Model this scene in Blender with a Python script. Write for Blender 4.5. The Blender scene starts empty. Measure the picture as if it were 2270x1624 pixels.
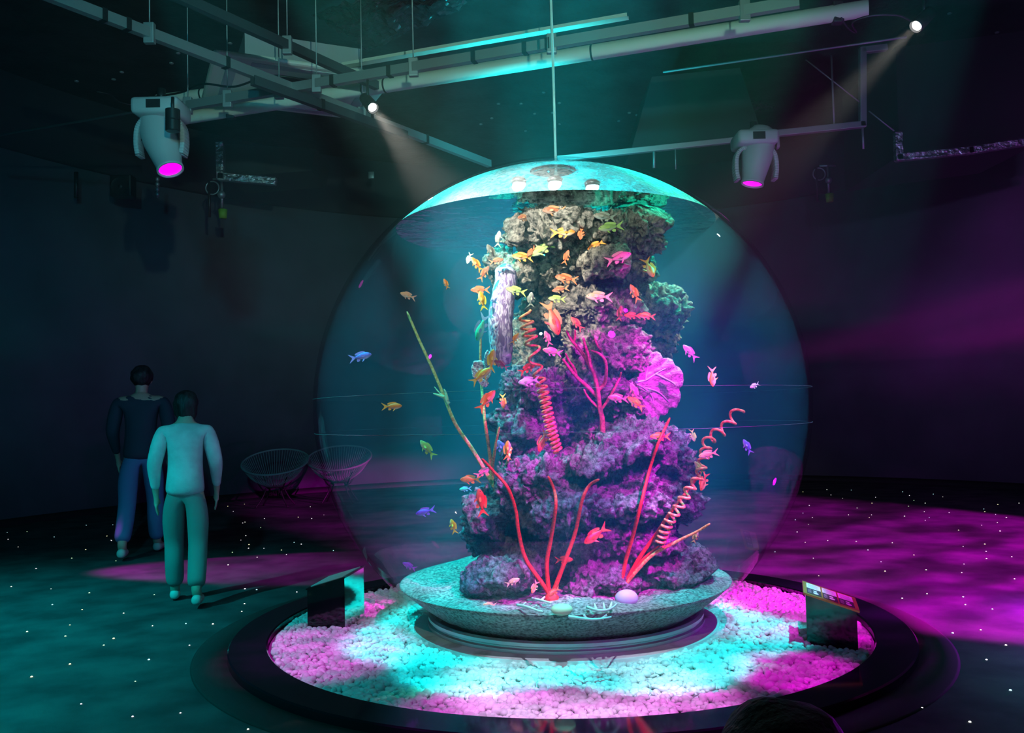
import bpy, bmesh, math, random
import numpy as np
from mathutils import Vector, Matrix, Euler, Quaternion, noise, bvhtree
PI = math.pi
C = bpy.context.scene.collection
sc = bpy.context.scene

# ------------------------------------------------------------------ camera
F = 1950.0
PITCH = math.atan((912.1 - 812) / F)
ROLL = -0.0247
CAMH = 1.33
_f = Vector((0, math.cos(PITCH), math.sin(PITCH)))
_r0 = Vector((1, 0, 0)); _u0 = _r0.cross(_f)
_r = _r0 * math.cos(ROLL) + _u0 * math.sin(ROLL)
_u = _u0 * math.cos(ROLL) - _r0 * math.sin(ROLL)
cam_d = bpy.data.cameras.new('camera'); cam = bpy.data.objects.new('camera', cam_d); C.objects.link(cam)
cam_d.sensor_width = 36.0; cam_d.lens = F / 2270.0 * 36.0; cam_d.clip_start = 0.05; cam_d.clip_end = 100
M = Matrix.Identity(4)
for i in range(3):
    M[i][0] = _r[i]; M[i][1] = _u[i]; M[i][2] = -_f[i]
M[2][3] = CAMH
cam.matrix_world = M
sc.camera = cam
CAM = Vector((0, 0, CAMH))

def ray(px, py):
    return (_f + _r * ((px - 1135) / F) - _u * ((py - 812) / F))
def W(px, py, d):
    """point of the place seen at a photo pixel, on the vertical plane y = d"""
    v = ray(px, py); return CAM + v * (d / v.y)
def Z(px, py, z):
    """point seen at a photo pixel on the level z"""
    v = ray(px, py); return CAM + v * ((z - CAMH) / v.z)

# ------------------------------------------------------------------ exposure, world
sc.view_settings.view_transform = 'Standard'; sc.view_settings.look = 'None'
sc.view_settings.gamma = 1.0; sc.view_settings.use_curve_mapping = False
sc.view_settings.exposure = 0.0
sc.cycles.max_bounces = 4; sc.cycles.diffuse_bounces = 2; sc.cycles.glossy_bounces = 2
sc.cycles.transmission_bounces = 4; sc.cycles.transparent_max_bounces = 24; sc.cycles.volume_bounces = 0
sc.cycles.caustics_reflective = False; sc.cycles.caustics_refractive = False
sc.cycles.sample_clamp_indirect = 4.0
sc.cycles.use_adaptive_sampling = True; sc.cycles.adaptive_threshold = .03
wd = bpy.data.worlds.new('world'); sc.world = wd; wd.use_nodes = True
wd.node_tree.nodes['Background'].inputs[0].default_value = (0.01, 0.03, 0.035, 1)
wd.node_tree.nodes['Background'].inputs[1].default_value = 0.0

GX, GY, GZ, GR = 0.289, 5.497, 1.374, 1.50       # the globe
WATER = 2.47; SAND = 0.30
R1, R2 = 1.769, 1.983                            # pebble disc, black ring

# ------------------------------------------------------------------ lamps of the room, and added lights out of view
def gobo(ld, scale, lo, hi, mn, mx=1.0, stretch=(1, 1, 1), seed=0.0, detail=2.0):
    """patterned glass in the projector: strength follows a noise over the beam's direction"""
    ld.use_nodes = True; nt = ld.node_tree; N = nt.nodes; L = nt.links
    em = N['Emission']
    tc = N.new('ShaderNodeTexCoord'); mp = N.new('ShaderNodeMapping'); no = N.new('ShaderNodeTexNoise'); mr = N.new('ShaderNodeMapRange')
    mp.inputs['Scale'].default_value = stretch; mp.inputs['Location'].default_value = (seed, seed * 1.7, seed * .3)
    no.inputs['Scale'].default_value = scale; no.inputs['Detail'].default_value = detail
    mr.inputs['From Min'].default_value = lo; mr.inputs['From Max'].default_value = hi
    mr.inputs['To Min'].default_value = mn; mr.inputs['To Max'].default_value = mx
    L.new(tc.outputs['Normal'], mp.inputs['Vector']); L.new(mp.outputs[0], no.inputs['Vector'])
    L.new(no.outputs['Fac'], mr.inputs['Value']); L.new(mr.outputs[0], em.inputs['Strength'])
def spot(name, loc, target, color, energy, angle, blend=0.3, radius=0.04, gb=None):
    ld = bpy.data.lights.new(name, 'SPOT'); o = bpy.data.objects.new(name, ld); C.objects.link(o)
    ld.color = color; ld.energy = energy; ld.spot_size = math.radians(angle); ld.spot_blend = blend; ld.shadow_soft_size = radius
    o.location = loc; d = Vector(target) - Vector(loc)
    o.rotation_euler = d.to_track_quat('-Z', 'Y').to_euler()
    if gb: gobo(ld, **gb)
    return o
CY = (0.0, 0.93, 1.0); MG = (1.0, 0.0, 0.85); WH = (1.0, 0.93, 0.82)

LH = W(372, 372, 6.3)          # lens of the left moving head
RH = W(1671, 405, 7.6)         # lens of the right moving head
WL = W(828, 241, 6.9)          # left white spotlight
WR = W(2028, 61, 6.0)          # right white spotlight
K = 1.0
# cyan downlights over the globe
for i, (x, y) in enumerate(((GX - .45, GY + .35), (GX + .1, GY + .75), (GX + .55, GY + .25))):
    spot('cyan_downlight_beam', (x, y, 5.6), (GX + (x - GX) * .15, GY + (y - GY) * .2, 0), CY, 2200 * K, 24, .25, .07,
         dict(scale=9, lo=.35, hi=.62, mn=.6, mx=1.2, seed=i * 3.1))
# cyan pool on the pebbles, from added lamps out of view
for i, (x, y, tx, ty, a) in enumerate(((GX - 2.6, GY - 1.6, GX - .68, GY - .30, 12), (GX + 2.8, GY - 1.5, GX + .72, GY - .30, 12.5), (GX - .5, GY - 3.0, GX - .42, GY - .80, 11), (GX + .5, GY - 3.0, GX + .35, GY - .86, 11))):
    spot('cyan_pool_beam', (x, y, 5.8), (tx, ty, 0), CY, 2000 * K, a, .3, .04, dict(scale=10, lo=.36, hi=.58, mn=.5, mx=1.25, seed=i * 2.3, stretch=(1, 3, 1)))
# unseen side lights added high on the right and left, rim the ledges
spot('green_side_beam', (2.7, 5.3, 5.8), (GX + .42, GY - .45, 1.95), (0.0, 1.0, 0.62), 2600 * K, 15, .6, .06)
spot('cyan_side_beam', (-2.1, 5.0, 5.8), (GX - .36, GY - .45, 1.95), (0.02, 1.0, 0.85), 3600 * K, 13, .6, .06)
spot('green_side_beam', (1.9, 5.2, 5.8), (GX + .40, GY - .5, 2.30), (0.0, 1.0, 0.60), 2200 * K, 9, .6, .05)
spot('cyan_side_beam', (-1.6, 5.0, 5.8), (GX - .42, GY - .5, 2.25), (0.05, 1.0, 0.85), 1700 * K, 8, .6, .05)
# violet point light added out of view for purple glints in the acrylic
pl = bpy.data.lights.new('violet_glint_light', 'POINT'); pl.color = (.5, 0, 1); pl.energy = 55; pl.shadow_soft_size = .055
po = bpy.data.objects.new('violet_glint_light', pl); C.objects.link(po); po.location = (3.5, 5.5, .12)
# moving heads, and unseen lamps added for the magenta floor pools
spot('moving_head_beam', LH, (-2.1, 7.3, 0), MG, 40 * K, 14, .5, .05)
spot('magenta_floor_beam', (-6.9, 8.1, 1.6), (-2.0, 7.9, 0), MG, 2200 * K, 19, .4, .05, dict(scale=9, lo=.38, hi=.6, mn=.4, mx=1.1, seed=2.0, stretch=(1, 2.5, 1)))
spot('moving_head_beam', RH, (2.35, 7.3, 0), MG, 100 * K, 11, .5, .05)
spot('magenta_floor_beam', (6.6, 3.2, 3.0), (4.2, 6.7, 0), MG, 8000 * K, 54, .15, .05, dict(scale=7, lo=.40, hi=.58, mn=.30, mx=1.15, stretch=(1, 4, 1), seed=7.0))
# white spotlights
spot('white_spot_beam', WL, (GX - .05, GY - .6, 1.7), WH, 1100 * K, 20, .8, .03)
spot('white_spot_beam', WR, (GX - .1, GY - .4, 1.4), WH, 600 * K, 17, .8, .03)
# out-of-view lamps up front: FM mirrored in the globe, others added
FM = Vector((1.95, 0.3, 3.75))
spot('front_magenta_beam', FM, (GX + .2, GY - .4, .85), (.62, 0, 1.0), 1300 * K, 21, .7, .12, dict(scale=14, lo=.36, hi=.6, mn=.25, mx=1.2, seed=1.0))
spot('steep_magenta_beam', (2.3, 1.2, 4.3), (GX + .12, GY - .5, .95), MG, 4200 * K, 17, .5, .06, dict(scale=16, lo=.38, hi=.58, mn=.2, mx=1.2, seed=6.0))
for px, py, a, e in ((705, 1455, 8.5, 900), (1140, 1612, 9.0, 900), (1520, 1590, 6.0, 900), (1760, 1500, 5.5, 800), (1700, 1365, 9.5, 900), (1915, 1415, 4.5, 900)):
    q = Z(px, py, 0); spot('magenta_pebble_beam', ((q.x * .8), 1.7, 5.7), q, MG, e * 1.5 * K, a * 1.3, .8, .03, dict(scale=26, lo=.36, hi=.6, mn=.45, mx=1.25, seed=px * .01, stretch=(1, 2.2, 1)))
spot('lavender_pebble_beam', (.4, 1.7, 5.7), (GX + .05, 4.3, 0), (.72, .78, 1), 1100 * K, 15, .7, .04, dict(scale=9, lo=.42, hi=.6, mn=.25, mx=1.3, seed=3.7, stretch=(1, 2, 1)))
spot('steep_white_beam', (-1.9, 1.2, 4.1), (GX - .05, GY - .4, 2.1), (1, .93, .82), 2700 * K, 13, .6, .05)
spot('front_white_beam', (-.6, 0.1, 3.9), (GX, GY, 1.5), (1, .82, .62), 290 * K, 37, .6, .05)
# added unseen lights: teal floor wash, blue and purple wall wash, ceiling fill
for x, y, tx, ty, e in ((-5.2, 2.2, -4.3, 4.6, 1300), (5.5, 1.8, 4.9, 3.0, 1100), (-4, 0.0, -3.4, 2.6, 400)):
    spot('teal_wash_beam', (x, y, 5.0), (tx, ty, 0), (0.0, .85, .9), e * 2.1 * K, 62, .9, .08, dict(scale=3, lo=.3, hi=.7, mn=.5, mx=1.2, seed=x))
spot('purple_wall_beam', (1.0, -1.2, 3.0), (8.3, 11.0, 1.9), (.75, .02, .9), 1300 * K, 34, .7, .1, dict(scale=5, lo=.42, hi=.66, mn=.10, mx=1.4, seed=3.3))
spot('purple_wall_beam', (1.5, -1.2, 3.0), (-4.8, 14.0, 1.2), (.6, .05, .9), 160 * K, 22, .8, .1, dict(scale=6, lo=.4, hi=.66, mn=.15, mx=1.3, seed=5.3))
spot('blue_wall_wash', (-1.0, 0.3, 3.2), (-6.0, 14.5, 1.6), (.01, .5, .7), 600 * K, 58, 1, .08)
spot('blue_wall_wash', (2.0, 0.3, 3.2), (7, 14.0, 1.6), (.25, .35, .75), 500 * K, 58, 1, .08)
spot('ceiling_wash', (GX, GY + 2.2, 3.3), (GX + .3, GY + 4.4, 6.0), (0, .9, 1), 330 * K, 110, 1, .04)
spot('ceiling_wash', (0.6, -1.0, 2.6), (-.5, 8.0, 5.0), (.5, 1, .8), 900 * K, 52, 1, .04)

# ------------------------------------------------------------------ helpers
def mat(name, col=(.5, .5, .5), rough=.6, metal=0.0, spec=.5, emit=None, es=1.0, alpha=None):
    m = bpy.data.materials.new(name); m.use_nodes = True
    b = m.node_tree.nodes['Principled BSDF']
    b.inputs['Base Color'].default_value = (*col, 1); b.inputs['Roughness'].default_value = rough
    b.inputs['Metallic'].default_value = metal; b.inputs['Specular IOR Level'].default_value = spec
    if emit: b.inputs['Emission Color'].default_value = (*emit, 1); b.inputs['Emission Strength'].default_value = es
    return m
def noisy(m, c1, c2, scale=8, lo=.4, hi=.6, bump=0.0, bscale=None, detail=6, coord='Object', bdist=.01, stretch=None):
    nt = m.node_tree; N = nt.nodes; L = nt.links; b = N['Principled BSDF']
    tc = N.new('ShaderNodeTexCoord'); no = N.new('ShaderNodeTexNoise'); no.inputs['Scale'].default_value = scale; no.inputs['Detail'].default_value = detail
    src = tc.outputs[coord]
    if stretch:
        mp = N.new('ShaderNodeMapping'); mp.inputs['Scale'].default_value = stretch; L.new(src, mp.inputs[0]); src = mp.outputs[0]
    cr = N.new('ShaderNodeValToRGB'); cr.color_ramp.elements[0].position = lo; cr.color_ramp.elements[1].position = hi
    cr.color_ramp.elements[0].color = (*c1, 1); cr.color_ramp.elements[1].color = (*c2, 1)
    L.new(src, no.inputs['Vector']); L.new(no.outputs['Fac'], cr.inputs[0]); L.new(cr.outputs[0], b.inputs['Base Color'])
    if bump:
        n2 = N.new('ShaderNodeTexNoise'); n2.inputs['Scale'].default_value = bscale or scale * 4; n2.inputs['Detail'].default_value = 8
        bp = N.new('ShaderNodeBump'); bp.inputs['Strength'].default_value = bump; bp.inputs['Distance'].default_value = bdist
        L.new(src, n2.inputs['Vector']); L.new(n2.outputs['Fac'], bp.inputs['Height']); L.new(bp.outputs[0], b.inputs['Normal'])
    return m
def link(name, me, m=None, parent=None, loc=None):
    o = bpy.data.objects.new(name, me); C.objects.link(o)
    if m is not None:
        if isinstance(m, (list, tuple)):
            for k in m: me.materials.append(k)
        else: me.materials.append(m)
    if parent: o.parent = parent
    if loc is not None: o.location = loc
    return o
def obj(name, bm, m=None, parent=None, loc=None, smooth=True):
    me = bpy.data.meshes.new(name); bm.to_mesh(me); bm.free()
    if smooth: me.shade_smooth()
    else: me.shade_flat()
    return link(name, me, m, parent, loc)
def thing(name, label, cat, loc=(0, 0, 0), rz=0, group=None):
    o = bpy.data.objects.new(name, None); C.objects.link(o); o.location = loc; o.rotation_euler = (0, 0, rz)
    o.empty_display_size = .1
    return tag(o, label, cat, group)
def tag(o, label, cat, group=None, kind=None):
    if label: o['label'] = label
    if cat: o['category'] = cat
    if group: o['group'] = group
    if kind: o['kind'] = kind
    return o
def struct(o): o['kind'] = 'structure'; return o
def B(): return bmesh.new()
def box(bm, c, s, rot=None, bev=0.0):
    r = bmesh.ops.create_cube(bm, size=1.0); vs = r['verts']
    for v in vs: v.co = Vector((v.co.x * s[0], v.co.y * s[1], v.co.z * s[2]))
    if bev:
        es = list({e for v in vs for e in v.link_edges})
        rr = bmesh.ops.bevel(bm, geom=es, offset=bev, segments=2, affect='EDGES', profile=.5)
        vs = list({v for f in rr['faces'] for v in f.verts} | {v for v in vs if v.is_valid})
    for v in vs:
        co = v.co.copy()
        if rot is not None: co = rot @ co
        v.co = co + Vector(c)
    return vs
def frame(d):
    d = d.normalized(); up = Vector((0, 0, 1)) if abs(d.z) < .92 else Vector((1, 0, 0))
    a = d.cross(up).normalized(); return a, a.cross(d).normalized()
def tube(bm, pts, rad, n=10, caps=True, closed=False):
    pts = [Vector(p) for p in pts]; m = len(pts)
    rr = rad if isinstance(rad, (list, tuple)) else [rad] * m
    rings = []; a = None
    for i, p in enumerate(pts):
        if closed: d = pts[(i + 1) % m] - pts[i - 1]
        else: d = (pts[min(i + 1, m - 1)] - pts[max(i - 1, 0)])
        if d.length < 1e-9: d = Vector((0, 0, 1))
        d.normalize()
        if a is None: a, b = frame(d)
        else:
            a = (a - d * a.dot(d)); a = a.normalized() if a.length > 1e-6 else frame(d)[0]
        b = d.cross(a).normalized()
        rings.append([bm.verts.new(p + (a * math.cos(t * 2 * PI / n) + b * math.sin(t * 2 * PI / n)) * rr[i]) for t in range(n)])
    rng = range(m if closed else m - 1)
    for i in rng:
        r0, r1 = rings[i], rings[(i + 1) % m]
        for k in range(n):
            try: bm.faces.new((r0[k], r0[(k + 1) % n], r1[(k + 1) % n], r1[k]))
            except ValueError: pass
    if caps and not closed:
        for rg, fl in ((rings[0], True), (rings[-1], False)):
            try: bm.faces.new(list(reversed(rg)) if fl else rg)
            except ValueError: pass
    return rings
def spline(pts, k=6):
    P = [Vector(p) for p in pts]; out = []
    for i in range(len(P) - 1):
        p0 = P[max(i - 1, 0)]; p1 = P[i]; p2 = P[i + 1]; p3 = P[min(i + 2, len(P) - 1)]
        for j in range(k):
            t = j / k
            out.append(.5 * ((2 * p1) + (p2 - p0) * t + (2 * p0 - 5 * p1 + 4 * p2 - p3) * t * t + (3 * p1 - p0 - 3 * p2 + p3) * t ** 3))
    out.append(P[-1]); return out
def lathe(bm, prof, c=(0, 0, 0), n=64, close=False):
    c = Vector(c); rings = []
    for r, z in prof:
        rings.append([bm.verts.new(c + Vector((r * math.cos(2 * PI * k / n), r * math.sin(2 * PI * k / n), z))) for k in range(n)])
    m = len(prof)
    for i in range(m if close else m - 1):
        r0, r1 = rings[i], rings[(i + 1) % m]
        for k in range(n): bm.faces.new((r0[k], r0[(k + 1) % n], r1[(k + 1) % n], r1[k]))
    return rings
def disc(bm, c, r, n=64, normal_up=True):
    vs = [bm.verts.new(Vector(c) + Vector((r * math.cos(2 * PI * k / n), r * math.sin(2 * PI * k / n), 0))) for k in range(n)]
    bm.faces.new(vs if normal_up else list(reversed(vs)))
def ball(bm, c, r, sub=3, rot=None):
    rs = r if isinstance(r, (tuple, list)) else (r, r, r)
    q = bmesh.ops.create_icosphere(bm, subdivisions=sub, radius=1.0)
    for v in q['verts']:
        co = Vector((v.co.x * rs[0], v.co.y * rs[1], v.co.z * rs[2]))
        if rot is not None: co = rot @ co
        v.co = co + Vector(c)
    return q['verts']
def bake(o):
    """apply the modifiers of an object"""
    dg = bpy.context.evaluated_depsgraph_get(); dg.update()
    me = bpy.data.meshes.new_from_object(o.evaluated_get(dg)); o.modifiers.clear(); o.data = me; return o
# ------------------------------------------------------------------ room shell
RC = Vector((0.8, 7.2, 0)); RX, RY, RH_ = 8.4, 9.7, 6.0
def wallpt(t, k=1.0): return Vector((RC.x + RX * k * math.cos(t), RC.y + RY * k * math.sin(t), 0))
m_wall = mat('painted_wall', (.16, .17, .2), .8); noisy(m_wall, (.13, .14, .165), (.18, .19, .225), 1.2, .3, .7, .15, 40)
m_wall_top = mat('black_upper_wall', (.03, .035, .04), .8)
m_black = mat('matt_black', (.012, .013, .015), .6)
m_ceil = mat('black_ceiling', (.03, .034, .036), .75); noisy(m_ceil, (.02, .024, .026), (.05, .055, .058), 2.5, .35, .7, .3, 12, bdist=.05)
NW = 96
bm = B()
prof = [(0.0, 0), (5.05, 0)]
lo = [bm.verts.new(wallpt(2 * PI * k / NW)) for k in range(NW)]
hi = [bm.verts.new(wallpt(2 * PI * k / NW) + Vector((0, 0, 5.0))) for k in range(NW)]
for k in range(NW): bm.faces.new((lo[(k + 1) % NW], lo[k], hi[k], hi[(k + 1) % NW]))
o = struct(obj('wall_round', bm, m_wall))
sm = o.modifiers.new('thick', 'SOLIDIFY'); sm.thickness = .12; sm.offset = -1; bake(o)
bm = B()
lo = [bm.verts.new(wallpt(2 * PI * k / NW, .985) + Vector((0, 0, 5.0))) for k in range(NW)]
hi = [bm.verts.new(wallpt(2 * PI * k / NW, .985) + Vector((0, 0, RH_))) for k in range(NW)]
ou = [bm.verts.new(wallpt(2 * PI * k / NW, 1.0) + Vector((0, 0, 5.0))) for k in range(NW)]
for k in range(NW):
    k2 = (k + 1) % NW
    bm.faces.new((lo[k2], lo[k], hi[k], hi[k2])); bm.faces.new((ou[k2], ou[k], lo[k], lo[k2]))
struct(obj('wall_upper', bm, m_wall_top))
bm = B()
lo = [bm.verts.new(wallpt(2 * PI * k / NW, .995)) for k in range(NW)]; hi = [bm.verts.new(wallpt(2 * PI * k / NW, .995) + Vector((0, 0, .09))) for k in range(NW)]
to = [bm.verts.new(wallpt(2 * PI * k / NW, 1.0) + Vector((0, 0, .09))) for k in range(NW)]
for k in range(NW):
    k2 = (k + 1) % NW
    bm.faces.new((lo[k2], lo[k], hi[k], hi[k2])); bm.faces.new((hi[k2], hi[k], to[k], to[k2]))
struct(obj('baseboard_round', bm, m_black))
bm = B(); vs = [bm.verts.new(wallpt(2 * PI * k / NW, 1.01)) for k in range(NW)]; bm.faces.new(vs)
m_floor = mat('dark_carpet', (.07, .08, .085), .95, spec=.1); noisy(m_floor, (.05, .06, .065), (.10, .11, .115), 3, .35, .65, .5, 300, bdist=.004)
struct(obj('floor', bm, m_floor, smooth=False))
bm = B(); vs = [bm.verts.new(wallpt(2 * PI * k / NW, 1.01) + Vector((0, 0, RH_))) for k in range(NW)]; bm.faces.new(list(reversed(vs)))
struct(obj('ceiling', bm, m_ceil, smooth=False))

# haze hanging in the hall, lit by the lamps
mh = bpy.data.materials.new('haze'); mh.use_nodes = True; nt = mh.node_tree; nt.nodes.clear()
out = nt.nodes.new('ShaderNodeOutputMaterial'); vs_ = nt.nodes.new('ShaderNodeVolumeScatter')
vs_.inputs['Color'].default_value = (1, 1, 1, 1); vs_.inputs['Density'].default_value = .0105; vs_.inputs['Anisotropy'].default_value = .25
nt.links.new(vs_.outputs[0], out.inputs['Volume'])
bm = B(); n = 32; hp = [wallpt(2 * PI * k / n, .97) for k in range(n)]; hp = [Vector((p.x, max(p.y, 3.6), 0)) for p in hp]
hp = [p for i, p in enumerate(hp) if (p - hp[i - 1]).length > .05]; n = len(hp)
lo = [bm.verts.new(p + Vector((0, 0, 1.75))) for p in hp]; hi = [bm.verts.new(p + Vector((0, 0, 5.95))) for p in hp]
for k in range(n): bm.faces.new((lo[k], lo[(k + 1) % n], hi[(k + 1) % n], hi[k]))
bm.faces.new(list(reversed(lo))); bm.faces.new(hi)
tag(obj('haze', bm, mh, smooth=False), 'thin theatrical haze hanging in the upper half of the dark hall', 'haze', kind='stuff')
# ------------------------------------------------------------------ platform
m_gloss = mat('black_gloss', (.008, .010, .016), .08, spec=.6)
m_rim_shadow = mat('brown_shadow', (.035, .028, .03), .9)
GC = Vector((GX, GY, 0))
# dark brown ring laid as the soft shadow around the rim
bm = B(); lathe(bm, [(R2 + .19, .001), (R2 + .175, .006), (R2 - .01, .008), (R2 - .01, .001)], GC, 128, True)
tag(obj('rim_shadow_ring', bm, m_rim_shadow), 'wide dark brown ring drawn as the soft shadow around the black platform rim', 'shadow')
bm = B(); lathe(bm, [(R2, .0), (R2, .045), (R2 - .008, .052), (R1 + .008, .052), (R1, .045), (R1, 0.0)], GC, 160, True)
tag(obj('platform_rim', bm, m_gloss, smooth=True), 'flat glossy black ring edging the white pebble bed', 'platform rim').data.set_sharp_from_angle(angle=.5)
bm = B(); lathe(bm, [(R1 - .004, .0), (R1 - .004, .012), (.6, .012), (.6, 0)], GC, 96, True)
m_bed = mat('pebble_bed', (.5, .5, .5), .8)
tag(obj('pebble_tray', bm, m_bed), 'round pale tray under the white pebbles', 'tray')
# pebbles: one object of many rounded stones
def pebbles(r_in, r_out, n, size, seed, zfun, jit=.35, keep=None):
    rnd = np.random.RandomState(seed)
    bm = B(); bmesh.ops.create_icosphere(bm, subdivisions=2, radius=1.0)
    bm.verts.ensure_lookup_table(); bv = np.array([v.co[:] for v in bm.verts]); bf = np.array([[v.index for v in f.verts] for f in bm.faces]); bm.free()
    r = np.sqrt(rnd.uniform(r_in ** 2, r_out ** 2, n)); t = rnd.uniform(0, 2 * PI, n)
    s = size * rnd.uniform(1 - jit, 1 + jit, n)
    ax = rnd.uniform(.65, 1.25, (n, 3)); ax[:, 2] *= .75
    an = rnd.uniform(0, PI, n); til = rnd.normal(0, .35, n)
    V = np.empty((n, len(bv), 3))
    P = bv[None] * ax[:, None] * s[:, None, None]
    ca, sa = np.cos(an), np.sin(an); ct, st = np.cos(til), np.sin(til)
    y = P[:, :, 1] * ct[:, None] - P[:, :, 2] * st[:, None]; z = P[:, :, 1] * st[:, None] + P[:, :, 2] * ct[:, None]; x = P[:, :, 0]
    V[:, :, 0] = x * ca[:, None] - y * sa[:, None] + (GX + r * np.cos(t))[:, None]
    V[:, :, 1] = x * sa[:, None] + y * ca[:, None] + (GY + r * np.sin(t))[:, None]
    V[:, :, 2] = z + (zfun(r, t) + rnd.uniform(-.3, .5, n) * size)[:, None]
    if keep is not None:
        k = keep(V[:, 0, 0], V[:, 0, 1]); V = V[k]; n = len(V)
    Fc = (bf[None] + (np.arange(n) * len(bv))[:, None, None]).reshape(-1, 3)
    V = V.reshape(-1, 3)
    me = bpy.data.meshes.new('pebbles'); me.vertices.add(len(V)); me.vertices.foreach_set('co', V.ravel().astype(np.float32))
    me.loops.add(len(Fc) * 3); me.loops.foreach_set('vertex_index', Fc.ravel().astype(np.int32))
    me.polygons.add(len(Fc)); me.polygons.foreach_set('loop_start', (np.arange(len(Fc)) * 3).astype(np.int32))
    me.update(calc_edges=True); me.validate(); me.shade_smooth(); return me
m_peb = mat('white_pebble', (.78, .77, .76), .55); noisy(m_peb, (.62, .61, .6), (.86, .85, .84), 22, .35, .65, .1, 200, bdist=.002)
front = lambda x, y: (y < GY + 1.9)
me = pebbles(.83, R1 - .03, 15500, .0185, 3, lambda r, t: .018 + 0 * r)
tag(link('pebbles', me, m_peb), 'bed of small white rounded pebbles around the globe base', 'pebbles', kind='stuff')

# ------------------------------------------------------------------ globe
globe = thing('globe_aquarium', 'giant clear acrylic sphere aquarium on a grey ring base in the middle of the hall', 'aquarium', GC)
def glassmat(name, f0, f1, tint=(1, 1, 1), rough=0.0, power=5.0):
    m = bpy.data.materials.new(name); m.use_nodes = True; nt = m.node_tree; N = nt.nodes; L = nt.links; N.clear()
    o = N.new('ShaderNodeOutputMaterial'); mix = N.new('ShaderNodeMixShader'); tr = N.new('ShaderNodeBsdfTransparent'); gl = N.new('ShaderNodeBsdfGlossy')
    lw = N.new('ShaderNodeLayerWeight'); lw.inputs['Blend'].default_value = .5
    pw = N.new('ShaderNodeMath'); pw.operation = 'POWER'; pw.inputs[1].default_value = power
    mr = N.new('ShaderNodeMapRange'); mr.inputs['To Min'].default_value = f0; mr.inputs['To Max'].default_value = f1
    tr.inputs[0].default_value = (*tint, 1); gl.inputs['Roughness'].default_value = rough
    L.new(lw.outputs['Facing'], pw.inputs[0]); L.new(pw.outputs[0], mr.inputs['Value']); L.new(mr.outputs[0], mix.inputs[0])
    L.new(tr.outputs[0], mix.inputs[1]); L.new(gl.outputs[0], mix.inputs[2]); L.new(mix.outputs[0], o.inputs[0])
    return m
m_glass = glassmat('acrylic', .045, .34, (.97, .99, 1.0))
ang0 = math.asin(.80 / GR)
def sph(r, a0, a1, n=48): return [(r * math.sin(a), -r * math.cos(a)) for a in np.linspace(a0, a1, n)]
# acrylic shell with its hatch opening at the top
bm = B(); lathe(bm, sph(GR, ang0, PI - .10, 96), (0, 0, GZ), 160)
o = obj('acrylic_shell', bm, m_glass, globe)
# wet condensation film inside the dome, above the water
mf = bpy.data.materials.new('condensation'); mf.use_nodes = True; nt = mf.node_tree; N = nt.nodes; L = nt.links; N.clear()
oo = N.new('ShaderNodeOutputMaterial'); tr = N.new('ShaderNodeBsdfTransparent'); tl = N.new('ShaderNodeBsdfTranslucent'); df = N.new('ShaderNodeBsdfDiffuse')
ad = N.new('ShaderNodeMixShader'); mx = N.new('ShaderNodeMixShader'); tc = N.new('ShaderNodeTexCoord')
n1 = N.new('ShaderNodeTexNoise'); n1.inputs['Scale'].default_value = 2.2; n1.inputs['Detail'].default_value = 5; n1.inputs['Distortion'].default_value = .6
n2 = N.new('ShaderNodeTexNoise'); n2.inputs['Scale'].default_value = 38; n2.inputs['Detail'].default_value = 3
r1_ = N.new('ShaderNodeMapRange'); r1_.inputs['From Min'].default_value = .36; r1_.inputs['From Max'].default_value = .50; r1_.inputs['To Min'].default_value = .20; r1_.inputs['To Max'].default_value = .40
r2_ = N.new('ShaderNodeMapRange'); r2_.inputs['From Min'].default_value = .35; r2_.inputs['From Max'].default_value = .65; r2_.inputs['To Min'].default_value = .55; r2_.inputs['To Max'].default_value = 1.3
mu = N.new('ShaderNodeMath'); mu.operation = 'MULTIPLY'
L.new(tc.outputs['Object'], n1.inputs['Vector']); L.new(tc.outputs['Object'], n2.inputs['Vector']); L.new(n1.outputs['Fac'], r1_.inputs['Value']); L.new(n2.outputs['Fac'], r2_.inputs['Value'])
L.new(r1_.outputs[0], mu.inputs[0]); L.new(r2_.outputs[0], mu.inputs[1]); L.new(mu.outputs[0], mx.inputs[0])
ad.inputs[0].default_value = .5; L.new(tl.outputs[0], ad.inputs[1]); L.new(df.outputs[0], ad.inputs[2])
L.new(tr.outputs[0], mx.inputs[1]); L.new(ad.outputs[0], mx.inputs[2]); L.new(mx.outputs[0], oo.inputs[0])
IR = GR - .022
aw = math.acos(-(WATER - GZ) / IR)
bm = B(); lathe(bm, sph(IR, aw, PI - .10, 40), (0, 0, GZ), 128)
obj('condensation', bm, mf, globe)
# joint seams of the acrylic
for zs in (1.43, 1.23):
    rs = math.sqrt(GR ** 2 - (zs - GZ) ** 2); bm = B(); tube(bm, [(rs * math.cos(a), rs * math.sin(a), zs) for a in np.linspace(0, 2 * PI, 145)[:-1]], .0010, 6, closed=True)
    obj('joint_seam', bm, mat('seam', (.10, .13, .15), .7, spec=.1), globe)
# glow of three blobs added as reflected spots at the water line
m_hot = mat('dome_glint_glow', (.9, .95, 1), .3, emit=(.75, 1, 1), es=14)
# hatch collar at the top
bm = B(); rt = GR * math.sin(.10); zt = GZ + GR * math.cos(.10)
lathe(bm, [(rt + .012, zt - .04), (rt + .012, zt + .012), (rt - .02, zt + .012), (rt - .02, zt - .04)], (0, 0, 0), 48, True)
obj('hatch_collar', bm, glassmat('collar_acrylic', .15, .8, (.8, .95, 1)), globe)
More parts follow.
